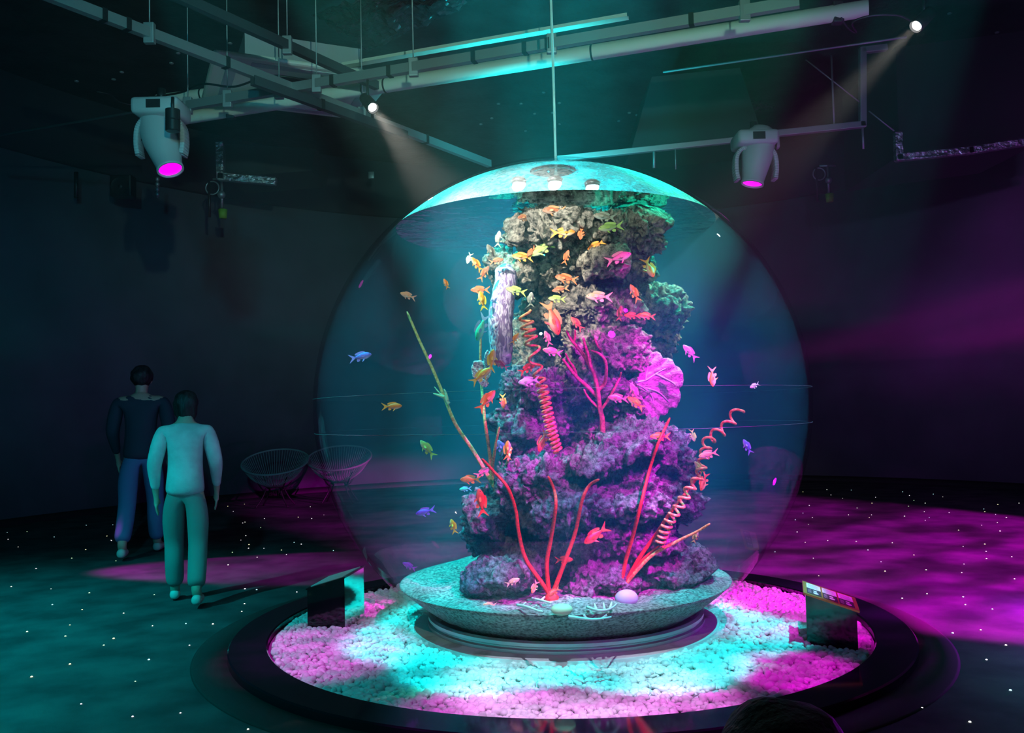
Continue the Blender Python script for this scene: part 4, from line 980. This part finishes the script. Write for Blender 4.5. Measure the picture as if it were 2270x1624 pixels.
# white spotlights
m_wl = mat('white_lamp', (.9, .9, .9), .3, emit=(1, .97, .9), es=60)
def spotlight(label, p, target):
    t = thing('spotlight', label, 'spotlight', p); q = (Vector(target) - p).normalized().to_track_quat('Z', 'Y').to_matrix()
    bm = B(); rg = lathe(bm, [(.02, -.2), (.045, -.19), (.05, -.08), (.052, -.012), (.045, -.008)], (0, 0, 0), 28)
    for v in bm.verts: v.co = q @ v.co
    obj('housing', bm, m_cap, t)
    bm = B(); bmesh.ops.create_uvsphere(bm, u_segments=20, v_segments=12, radius=.034)
    for v in bm.verts: v.co = q @ Vector((v.co.x, v.co.y, v.co.z * .4 - .024))
    obj('bulb', bm, m_wl, t)
    bm = B(); tube(bm, [q @ Vector((0, 0, -.12)), q @ Vector((0, 0, -.12)) + Vector((0, 0, .18))], .012, 8); obj('stem', bm, m_cap, t)
spotlight('lit white spotlight hanging from the rail left of the globe top', WL, (GX + .1, GY - .4, 1.6))
spotlight('lit white spotlight at the top right corner', WR, (GX - .1, GY - .4, 1.4))
# housings of the other lamps
m_cyl = mat('cyan_lamp_face', (.1, .5, .5), .3, emit=(.3, 1, 1), es=25)
# wall-mounted bits
def wallbox(label, px, py, d, w, h, dep, m, name, cat, face=None):
    t = thing(name, label, cat, W(px, py, d)); bm = B(); box(bm, (0, 0, 0), (w, dep, h), bev=.02); obj('cabinet', bm, m, t, smooth=False)
    if face:
        bm = B(); rg = lathe(bm, [(.0, 0.0), (.03, .012), (w * .28, .03), (w * .36, .0), (w * .40, .01), (w * .40, -.01)], (0, 0, 0), 28)
        for v in bm.verts: v.co = Vector((v.co.x, -dep / 2 - .012 + v.co.z, v.co.y - h * .05))
        obj('driver_cone', bm, m_duct, t)
    return t
wallbox('black square loudspeaker on the left wall, left of the moving head', 273, 414, 12.2, .3, .3, .2, m_cap, 'loudspeaker', 'loudspeaker', True)
wallbox('black square loudspeaker on the right wall, right of the green tagged valve', 1907, 390, 12.8, .28, .28, .2, m_cap, 'loudspeaker', 'loudspeaker', True)
m_tagg = mat('green_tag', (.25, .6, .05), .5)
def valve(label, px, py, d, s=1.0, tagp=True):
    t = thing('wall_valve', label, 'valve', W(px, py, d)); 
    bm = B(); tube(bm, [(0, 0, .22 * s), (0, 0, -.18 * s)], .018 * s, 10); tube(bm, [(-.12 * s, 0, .22 * s), (.12 * s, 0, .22 * s)], .016 * s, 10); obj('pipe', bm, m_steel, t)
    bm = B(); ball(bm, (0, -.02, .0), .055 * s, 2); obj('gauge', bm, m_steel, t)
    bm = B(); tube(bm, [Vector((-.13 * s + .09 * s * math.cos(a), 0, .1 * s + .09 * s * math.sin(a))) for a in np.linspace(0, 2 * PI, 21)[:-1]], .010 * s, 8, closed=True); obj('hose_loop', bm, m_steel, t)
    bm = B(); tube(bm, [(-.17 * s, 0, .2 * s), (-.17 * s, 0, -.3 * s)], .02 * s, 8); obj('side_pipe', bm, m_cap, t)
    if tagp:
        bm = B(); rg = lathe(bm, [(0, -.10 * s), (.05 * s, -.10 * s), (.062 * s, .02 * s), (.05 * s, .02 * s), (0, .02 * s)], (.01, 0, -.22 * s), 20); obj('green_cup', bm, m_tagg, t)
valve('wall valve with gauge, hose loop and green cup on the left wall', 492, 432, 11.8)
valve('wall valve with a green cup on the right wall', 1836, 400, 12.8)
pipe('small vertical pipe bracket on the wall below the left moving head', (349, 402), (350, 428), 0, .02, m_steel, name='pipe_bracket', cat='bracket') if False else None
bm = B(); tube(bm, [(0, 0, .18), (0, 0, -.18)], .03, 8); tag(obj('wall_socket_post', bm, m_cap, None, W(169, 410, 12.0)), 'short black vertical post fixed high on the far left wall', 'wall fitting')
bm = B()
for k in range(4): ball(bm, (0, 0, .12 - k * .07), (.03, .03, .035), 2)
tube(bm, [(0, 0, .15), (0, 0, -.14)], .012, 8); tag(obj('hanging_chain', bm, m_steel, None, W(349, 416, 11.9)), 'short beaded metal fitting below the left moving head', 'fitting')
bm = B(); box(bm, (0, 0, 0), (.10, .03, .12), bev=.01); tag(obj('wall_switch', bm, m_steel, None, W(823, 388, 14.5)), 'small pale switch plate high on the wall left of the globe top', 'switch')
def cable(label, pts, z, r=.008, m=None):
    P = [Z(x, y, z) for x, y in pts]; o0 = P[0]; bm = B(); tube(bm, [p - o0 for p in spline(P, 6)], r, 8); tag(obj('ceiling_cable', bm, m or m_cap, None, o0), label, 'cable')
cable('dark looping cable above the left moving head', [(215, 203), (245, 210), (262, 225), (300, 233), (325, 222), (350, 215)], 4.5)
cable('dark cable draped along the rail left of the air conditioner', [(330, 216), (400, 205), (450, 186), (520, 192), (600, 168), (690, 180)], 4.35, .01)
cable('cable drooping from the right end of the cream pipe to the white spotlight', [(1865, 40), (1880, 62), (1898, 72), (1890, 50), (1930, 35), (1990, 34), (2025, 50)], 4.2, .008, m_dark_steel)
# ceiling speckle: small bright fixings on the black ceiling
m_fix = mat('ceiling_fixing', (.5, .55, .55), .4, .5)
rnd = random.Random(5); me = None
for (x, y) in [(1105, 230), (1155, 230), (1066, 275), (1090, 262), (1240, 228), (1205, 205), (1240, 275), (1185, 252), (1165, 290), (1225, 250), (1412, 255), (1448, 250), (1372, 268), (1395, 250), (1500, 240), (1610, 278), (1665, 265), (1565, 280), (380, 140), (270, 160), (252, 176), (170, 180), (395, 118), (510, 96), (535, 125), (72, 210), (2060, 105), (2105, 30), (2210, 72), (2190, 195), (840, 55), (790, 70)]:
    p = Z(x, y, RH_ - .02)
    if me is None:
        bm = B(); ball(bm, (0, 0, 0), (.03, .03, .014), 2); me = bpy.data.meshes.new('fix'); bm.to_mesh(me); bm.free(); me.shade_smooth(); me.materials.append(m_fix)
    o = bpy.data.objects.new('ceiling_fixing', me); C.objects.link(o); o.location = p; tag(o, 'tiny pale metal fixing on the black ceiling', 'fixing', 'metal fixings dotted over the black ceiling')
# ------------------------------------------------------------------ information stands
m_blk = mat('black_acrylic', (.006, .007, .010), .07, spec=.6); m_mir = mat('mirror_side', (.75, .85, .85), .06, 1.0)
m_gold = mat('gold_frame', (.65, .42, .12), .35, .5); m_card = mat('white_card', (.82, .80, .84), .6); m_cdark = mat('dark_card', (.06, .05, .06), .6); m_ink = mat('card_ink', (.25, .25, .28), .6)
def prism(bm, base, top):
    b = [bm.verts.new(p) for p in base]; t = [bm.verts.new(p) for p in top]; n = len(b)
    bm.faces.new(list(reversed(b))); bm.faces.new(t); side = []
    for i in range(n): side.append(bm.faces.new((b[i], b[(i + 1) % n], t[(i + 1) % n], t[i])))
    return side
def stand(label, A, Bp, depth, h0, h1, over=.014):
    """A, Bp: ground ends of the face towards the camera; the top slopes from h0 at A down to h1 at Bp"""
    t = thing('information_stand', label, 'information stand', A); b = Bp - A; dp = Vector(depth); zv = Vector((0, 0, 1))
    bm = B(); ba = [Vector((0, 0, 0)), b, b + dp, dp]; zt = [h0, h1, h1, h0]
    prism(bm, ba, [p + zv * z for p, z in zip(ba, zt)]); bmesh.ops.recalc_face_normals(bm, faces=bm.faces)
    obj('body', bm, m_blk, t, smooth=False)
    U = b + zv * (h1 - h0); V = dp; n = U.cross(V).normalized()
    if n.z < 0: n = -n
    S = zv * h0; e = U.normalized() * over; f = dp.normalized() * over
    q = [S - e - f, S + U + e - f, S + U + V + e + f, S + V - e + f]
    bm = B(); lo_ = [p + n * .002 for p in q]; prism(bm, lo_, [p + n * .010 for p in lo_]); bmesh.ops.recalc_face_normals(bm, faces=bm.faces)
    tp = obj('sloped_top', bm, m_gold, t, smooth=False)
    def P(u, v, k=.0125): return S + U * u + V * v + n * k
    def plate(bm, u0, u1, v0, v1, k, th): lo_ = [P(u0, v0, k), P(u1, v0, k), P(u1, v1, k), P(u0, v1, k)]; prism(bm, lo_, [p + n * th for p in lo_])
    for i in range(3):
        u0, u1 = .03 + i * .325, .03 + i * .325 + .29
        bm = B(); plate(bm, u0, u1, .52, .95, .0102, .003); bmesh.ops.recalc_face_normals(bm, faces=bm.faces); cd = obj('white_card', bm, m_card, tp, smooth=False)
        bm = B()
        for r in range(6): plate(bm, u0 + .03, u1 - .03 - .03 * (r % 2), .57 + r * .055, .582 + r * .055, .0134, .0004)
        obj('printed_lines', bm, m_ink, cd, smooth=False)
        bm = B(); plate(bm, u0, u1, .06, .52, .0102, .003); bmesh.ops.recalc_face_normals(bm, faces=bm.faces); cd = obj('dark_card', bm, m_cdark, tp, smooth=False)
        bm = B()
        for cu, cv, rr in ((.58, .36, .042), (.62, .20, .058)):
            vs = [P(u0 + (u1 - u0) * cu + rr * math.cos(a), cv + rr * 1.2 * math.sin(a), .0134) for a in np.linspace(0, 2 * PI, 17)[:-1]]
            prism(bm, vs, [p + n * .0004 for p in vs])
        for r in range(4): plate(bm, u0 + .02, u0 + .09, .14 + r * .08, .155 + r * .08, .0134, .0004)
        obj('printed_picture', bm, m_card, cd, smooth=False)
    return t
zb = .02
Ar = Z(1790, 1430, zb); Br = Z(1903, 1447, zb)
n_ = (Br - Ar).cross(Vector((0, 0, 1))).normalized()
if n_.y < 0: n_ = -n_
stand('black stand on the right of the pebbles with three framed cards on its sloping top', Ar, Br, Vector((.093, .30, 0)), W(1789, 1318, Ar.y).z - zb, W(1903, 1356, Br.y).z - zb)
# left stand: seen from its side; front (low) edge at the left
Al = Z(682, 1392, zb); Bl = Z(765, 1394, zb); Cl = Z(808, 1372, zb)
h_lo = W(679, 1307, Al.y).z - zb; h_hi = W(806, 1257, Cl.y).z - zb
t = thing('information_stand', 'black information stand with a mirrored side, on the left of the pebble bed', 'information stand', Al)
dirx = (Bl - Al); dep = (Cl - Bl)
b0, b1, b2, b3 = Vector((0, 0, 0)), Bl - Al, Cl - Al, Cl - Bl
def hz(p):
    u = p.x / (Cl - Al).x; return h_lo + (h_hi - h_lo) * u
bm = B(); ba = [b0, b1, b2, b3]; sd = prism(bm, ba, [p + Vector((0, 0, hz(p))) for p in ba]); fi = 3
o = obj('body', bm, [m_blk, m_mir], t, smooth=False); o.data.polygons[3].material_index = 1
bm = B(); q = []
cc = (b0 + b1 + b2 + b3) / 4
for p in ba:
    e = (p - cc) * 1.05 + cc; q.append(e + Vector((0, 0, hz(e) + .001)))
prism(bm, q, [p + Vector((0, 0, .010)) for p in q]); tp = obj('sloped_top', bm, m_blk, t, smooth=False)
bm = B(); q = []
for p in ba:
    e = (p - cc) * .88 + cc; q.append(e + Vector((0, 0, hz(e) + .0115)))
prism(bm, q, [p + Vector((0, 0, .003)) for p in q]); obj('printed_card', bm, m_card, tp, smooth=False)

# ------------------------------------------------------------------ round cord chairs
m_cord = mat('pale_cord', (.42, .46, .46), .6); m_wire = mat('black_wire_leg', (.015, .015, .017), .5)
def cord_chair(label, px, py, d, w=1.0, h=.50, rz=0):
    p = W(px, py, d); c = Vector((p.x, p.y, 0)); t = thing('cord_chair', label, 'chair', c, math.radians(rz)); zc = p.z
    R = w / 2; tl = math.radians(20)
    def rim(a): return Vector((R * math.cos(a), R * .95 * math.sin(a) * math.cos(tl), zc + R * math.sin(a) * math.sin(tl) + 0))
    low = Vector((0, -.02, zc - h * .60)); n = 72
    bm = B(); tube(bm, [rim(2 * PI * k / n) for k in range(n)], .014, 8, closed=True); obj('rim', bm, m_cord, t)
    bm = B(); lr = .12
    def lowp(a): return low + Vector((lr * math.cos(a), lr * math.sin(a), 0))
    for k in range(n):
        a = 2 * PI * k / n; A, L0 = rim(a), lowp(a); mid = (A + L0) / 2 + Vector((math.cos(a), math.sin(a), 0)) * .03 - Vector((0, 0, .03))
        tube(bm, spline([A, mid, L0], 4), .0045, 5)
    obj('cord_seat', bm, m_cord, t)
    bm = B(); tube(bm, [lowp(2 * PI * k / 24) for k in range(24)], .012, 8, closed=True); obj('seat_hub', bm, m_wire, t)
    for a in (.25, .75, 1.25, 1.75):
        a *= PI; bm = B(); foot = Vector((.34 * math.cos(a), .30 * math.sin(a), .008)); k1 = lowp(a) - Vector((0, 0, .0)); 
        tube(bm, spline([rim(a) * .98 + Vector((0, 0, -.0)) if False else k1 + Vector((.22 * math.cos(a), .22 * math.sin(a), .16)), k1 + Vector((.08 * math.cos(a), .08 * math.sin(a), -.03)), k1 + Vector((.03 * math.cos(a), .03 * math.sin(a), -.02)), (k1 + foot) / 2 + Vector((0, 0, -.02)), foot], 5), .011, 8)
        obj('leg', bm, m_wire, t)
    return t
cord_chair('round cord chair on black wire legs against the far wall, left of the globe', 610, 1023, 13.2, .98, .62)
cord_chair('round cord chair half hidden behind the left edge of the globe', 752, 1014, 13.6, .98, .62)

# ------------------------------------------------------------------ people
def skin(name, verts, edges, m, parent=None, sub=2, loc=None, root=0):
    me = bpy.data.meshes.new(name); me.from_pydata([v[:3] for v in verts], edges, []); o = link(name, me, None, parent, loc)
    s = o.modifiers.new('skin', 'SKIN'); s.use_smooth_shade = True; s.branch_smoothing = .6
    for i, v in enumerate(verts):
        r = v[3]; me.skin_vertices[0].data[i].radius = r if isinstance(r, tuple) else (r, r); me.skin_vertices[0].data[i].use_root = (i == root)
    ss = o.modifiers.new('sub', 'SUBSURF'); ss.levels = sub; ss.render_levels = sub
    bake(o); o.data.materials.append(m); o.data.shade_smooth(); return o
m_skin = mat('skin', (.55, .36, .27), .5); m_hair = mat('black_hair', (.012, .011, .012), .55); noisy(m_hair, (.008, .007, .008), (.03, .028, .03), 40, .4, .6, .8, 90, bdist=.01, stretch=(1, 1, .2))
def person(label, loc, rz, H, cols, stride=.25, swing=.2, bend=0.0, female=False, look=0.0, head_dip=0.0, phase=1, armbend=.1, hs=1.0):
    """H: height; facing +Y of its own frame; cols: jacket, trousers, shoes"""
    t = thing('person', label, 'person', loc, rz); k = H / 1.75; sw = (.175 if female else .20) * k
    def V(x, y, z, r): return (x * k if abs(x) < 5 else x, y * k, z * k, tuple(a * k for a in r) if isinstance(r, tuple) else r * k)
    ph = phase
    lean = .04
    pel = V(0, 0, .93, (.125, .10)); vs = [pel, V(0, lean * .4, 1.10, (.115, .09)), V(0, lean, 1.27, (.158, .110)), V(0, lean, 1.41, (.150, .092)), V(0, lean + .01, 1.48, (.062, .060)), V(0, lean + .03, 1.53, (.058, .062)), V(0, lean + .045 + head_dip * .3, 1.605 - head_dip * .1, (.078 * hs, .098 * hs)), V(0, lean + .04 + head_dip * .4, 1.68 - head_dip * .2, (.066 * hs, .085 * hs))]
    es = [(0, 1), (1, 2), (2, 3), (3, 4), (4, 5), (5, 6), (6, 7)]
    limbs = {}
    for s in (-1, 1):
        i = len(vs); f = stride * s * ph
        hip = V(s * .095, 0, .88, .085); knee = V(s * .10, f * .55 + .05, .49, .06); ank = V(s * .10, f * 1.15 - (0.06 if f < 0 else 0), .085 + (.05 if f < 0 else 0), .040); toe = V(s * .115, f * 1.15 + .14 - (0.04 if f < 0 else 0), .035, .036)
        mid = V(s * .10, f * .3 + .02, .70, .078); calf = V(s * .10, f * .80 + .0, .32, .054)
        vs += [hip, mid, knee, calf, ank, toe]; es += [(0, i), (i, i + 1), (i + 1, i + 2), (i + 2, i + 3), (i + 3, i + 4), (i + 4, i + 5)]
        limbs[('leg', s)] = (hip, mid, knee, calf, ank, toe)
        j = len(vs); g = -swing * s * ph; shx = sw / k
        sh = V(s * shx, lean, 1.41, .055); el = V(s * (shx + .06), lean + g * .45 - .02, 1.13, .042); wr = V(s * (shx + .055), lean + g + armbend, .90, .027); pm = V(s * (shx + .05), lean + g * 1.15 + armbend + .01, .83, (.034, .018))
        vs += [sh, el, wr, pm]; es += [(3, j), (j, j + 1), (j + 1, j + 2), (j + 2, j + 3)]; limbs[('arm', s)] = (sh, el, wr, pm)
        for q in range(4):
            b_ = len(vs); off = (q - 1.5) * .016; ln = (.062, .072, .068, .052)[q]
            vs += [V(s * (shx + .05), lean + g * 1.15 + armbend + .012 + off, .79, .0095), V(s * (shx + .045), lean + g * 1.15 + armbend + .020 + off, .79 - ln * .55, .0088), V(s * (shx + .035), lean + g * 1.15 + armbend + .026 + off, .79 - ln, .0078)]
            es += [(j + 3, b_), (b_, b_ + 1), (b_ + 1, b_ + 2)]
        b_ = len(vs); vs += [V(s * (shx + .035), lean + g * 1.15 + armbend + .045, .845, .011), V(s * (shx + .03), lean + g * 1.15 + armbend + .065, .81, .009)]; es += [(j + 3, b_), (b_, b_ + 1)]
    skin('body', vs, es, m_skin, t)
    # face details
    hc = Vector(vs[6][:3]); bm = B(); ball(bm, hc + Vector((0, .098 * k, -.005 * k)), (.014 * k, .018 * k, .022 * k), 2)
    for s in (-1, 1): ball(bm, hc + Vector((s * .078 * k, .0, .0)), (.012 * k, .022 * k, .034 * k), 2)
    obj('nose_and_ears', bm, m_skin, t)
    bm = B()
    for s in (-1, 1): ball(bm, hc + Vector((s * .032 * k, .088 * k, .02 * k)), (.013 * k, .008 * k, .009 * k), 2)
    obj('eyes', bm, m_eye, t)
    bm = B(); ball(bm, hc + Vector((0, .085 * k, -.05 * k)), (.024 * k, .008 * k, .007 * k), 2); obj('mouth', bm, mat('lips', (.4, .15, .13), .5), t)
    # hair
    K0 = k; k = k * hs; bm = B(); vs_h = ball(bm, hc + Vector((0, -.015 * k, .035 * k)), (.098 * k, .112 * k, .105 * k), 4)
    for v in bm.verts:
        l = v.co - hc
        if l.y > .03 * k and l.z < .055 * k: v.co.y = hc.y + .03 * k + (l.y - .03 * k) * .15
        v.co += (v.co - hc).normalized() * .010 * k * noise.noise(v.co * 22)
        if not female and l.z < -.02 * k and l.y > 0: v.co.z = hc.z - .02 * k + (l.z + .02 * k) * .35
        if female and l.z < 0 and l.y < .02 * k: v.co.z -= .05 * k
    obj('hair', bm, m_hair, t); k = K0
    # clothes
    def grow(v, a, z=0): r = v[3]; r = (r, r) if not isinstance(r, tuple) else r; return (v[0], v[1], v[2] + z, (r[0] + a * k, r[1] + a * k))
    jv = [grow(vs[0], .045, -.07 * k), grow(vs[0], .04, .02 * k), grow(vs[1], .03), grow(vs[2], .025), grow(vs[3], .018), (vs[4][0], vs[4][1], vs[4][2] - .015 * k, (.07 * k, .068 * k))]; je = [(0, 1), (1, 2), (2, 3), (3, 4), (4, 5)]
    for s in (-1, 1):
        sh, el, wr, pm = limbs[('arm', s)]; i = len(jv); w2 = tuple(wr[a] * .9 + el[a] * .1 for a in range(3)) + (.034 * k,)
        jv += [grow(sh, .018), grow(el, .022), w2]; je += [(4, i), (i, i + 1), (i + 1, i + 2)]
    skin('jacket', jv, je, cols[0], t)
    tv = [grow(vs[0], .012, .10 * k), grow(vs[0], .012, -.01)]; te = [(0, 1)]
    for s in (-1, 1):
        L6 = limbs[('leg', s)]; i = len(tv); tv += [grow(L6[0], .014), grow(L6[1], .018), grow(L6[2], .022), grow(L6[3], .026), grow(L6[4], .034, .03 * k)]; te += [(1, i), (i, i + 1), (i + 1, i + 2), (i + 2, i + 3), (i + 3, i + 4)]
    skin('trousers', tv, te, cols[1], t)
    for s in (-1, 1):
        L6 = limbs[('leg', s)]; a, b_ = Vector(L6[4][:3]), Vector(L6[5][:3]); q = (b_ - a); q.z = 0; q.normalize()
        zf = max(.045 * k, min(a.z - .04 * k, .10 * k)); c = (a + b_) / 2; c.z = .052 * k + max(0, a.z - .09 * k) * .5
        skin('shoe', [(a.x, a.y - .05 * k, c.z, (.042 * k, .046 * k)), (c.x, c.y, c.z - .006 * k, (.046 * k, .042 * k)), (b_.x, b_.y + .02 * k, c.z - .014 * k, (.042 * k, .032 * k))], [(0, 1), (1, 2)], cols[2], t)
    return t
m_navy = mat('navy_jacket', (.03, .045, .07), .8); m_jean = mat('blue_jeans', (.10, .22, .42), .85); m_shoe = mat('pale_shoe', (.62, .6, .55), .6)
m_teal = mat('pale_jacket', (.62, .68, .66), .8); noisy(m_teal, (.5, .55, .54), (.7, .75, .73), 5, .4, .6, .4, 12, bdist=.02)
m_trs = mat('wide_grey_trousers', (.22, .27, .25), .85)
def feet(px, py): return Z(px, py, 0)
pb = feet(312, 1232); pf = feet(412, 1338)
def height_for(p, px, py): return W(px, py, p.y).z
person('person in dark jacket and blue jeans walking away on the left', (pb.x, pb.y, .0), math.radians(12), height_for(pb, 320, 806), (m_navy, m_jean, m_shoe), .20, .14, phase=1)
person('person in pale jacket and wide grey trousers walking behind the darker dressed one', (pf.x, pf.y, .0), math.radians(15), height_for(pf, 398, 860), (m_teal, m_trs, m_shoe), .16, .10, female=True, phase=-1, head_dip=.1)
# small child close to the camera, only the crown of the head in view
cz = .985; pc = Z(1768, 1545, cz)
m_blacktop = mat('black_top', (.02, .025, .03), .8)
person('child close to the camera with black hair, only the top of the head in view', (pc.x, pc.y, 0), math.radians(10), cz / 1.072, (m_blacktop, m_trs, m_shoe), .05, .03, hs=1.75)

# ------------------------------------------------------------------ fibre optic stars in the floor
STARS = [(869, 884), (960, 874)]
rnd = random.Random(11)
pts = []
def far(p, q, r): return all((p[0] - a[0]) ** 2 + ((p[1] - a[1]) * 2) ** 2 > r * r for a in q)
zone = lambda x, y: (x < 640 + (y - 1080) * 1.0 if False else True)
listed = [(505, 1122), (542, 1117), (517, 1133), (586, 1149), (538, 1159), (543, 1157), (578, 1169), (545, 1187), (552, 1207), (551, 1215), (585, 1215), (534, 1197), (505, 1252), (515, 1224), (624, 1219), (668, 1206), (635, 1229), (652, 1202), (570, 1235), (739, 1220), (543, 1305), (506, 1252), (569, 1307), (658, 1312), (542, 1338), (536, 1355), (412, 1382), (472, 1383), (338, 1387), (274, 1359), (182, 1351), (247, 1198), (250, 1163), (191, 1164), (237, 1188), (246, 1197), (255, 1178), (190, 1218), (159, 1237), (257, 1243), (198, 1314), (342, 1318), (155, 1385), (252, 1415), (550, 1616), (294, 1588), (688, 1123), (661, 1146), (691, 1149), (718, 1141), (60, 1178), (16, 1180), (18, 1195), (120, 1190), (40, 1212), (80, 1260), (25, 1300), (116, 1340), (60, 1400), (155, 1472), (145, 1410), (230, 1430), (330, 1462), (420, 1430), (300, 1510), (180, 1560), (70, 1500), (400, 1580), (113, 1305),
          (1833, 1085), (1887, 1086), (1780, 1090), (1842, 1097), (1941, 1102), (1868, 1104), (1933, 1115), (1794, 1120), (1780, 1137), (1881, 1141), (1932, 1141), (1927, 1147), (1801, 1147), (1763, 1152), (1792, 1162), (1900, 1126), (2001, 1090), (2016, 1098), (2026, 1109), (2051, 1115), (2069, 1095), (2090, 1101), (2049, 1134), (2060, 1147), (2051, 1153), (2104, 1136), (2005, 1144), (2014, 1122), (2181, 1128), (2183, 1134), (2212, 1118), (2231, 1147), (2207, 1140), (2211, 1158), (2259, 1115), (2176, 1164), (2217, 1177), (2125, 1175), (2183, 1206), (2186, 1222), (2187, 1238), (2243, 1234), (2135, 1211), (2137, 1250), (2132, 1269), (2249, 1283), (1767, 1179), (1785, 1202), (1835, 1198), (1898, 1200), (1978, 1203), (1924, 1219), (2026, 1230), (1803, 1237), (1953, 1245), (1962, 1266), (2053, 1263), (1815, 1276), (1718, 1223), (2055, 1316), (2000, 1326), (2135, 1323), (2140, 1340), (2112, 1403), (2174, 1396), (2187, 1462), (2105, 1509), (2044, 1569), (2230, 1430), (2240, 1530), (2150, 1600), (2200, 1350)]
cols = [((1, 1, .85), 2.6), ((.6, 1, .5), 2), ((.5, .95, 1), 2), ((1, .95, .45), 2.6), ((1, .9, 1), 3)]
sm_ = []
for c, e in cols:
    bm = B(); lathe(bm, [(.0001, .0045), (.0035, .004), (.0055, .001)], (0, 0, 0), 8)
    me = bpy.data.meshes.new('star'); bm.to_mesh(me); bm.free(); me.materials.append(mat('fibre_tip', (.5, .5, .5), .4, emit=c, es=e)); sm_.append(me)
cn = ['warm white', 'green', 'cyan', 'yellow', 'white']
for x, y in listed:
    ci = rnd.randrange(5); o = bpy.data.objects.new('floor_star_light', sm_[ci]); C.objects.link(o); o.location = Z(x, y, .001); s = rnd.uniform(.7, 1.25); o.scale = (s, s, s)
    if x < 1100: zn = 'left of the walking people' if x < 270 and y < 1300 else 'in front of the walking people' if y >= 1300 else 'between the walking people and the globe'
    else: zn = 'near the wall right of the globe' if y < 1160 else 'in the magenta light right of the globe' if y < 1300 else 'in the teal light at the lower right'
    tag(o, '%s star light in the dark floor %s' % (cn[ci], zn), 'light', '%s star lights %s' % (cn[ci], zn))
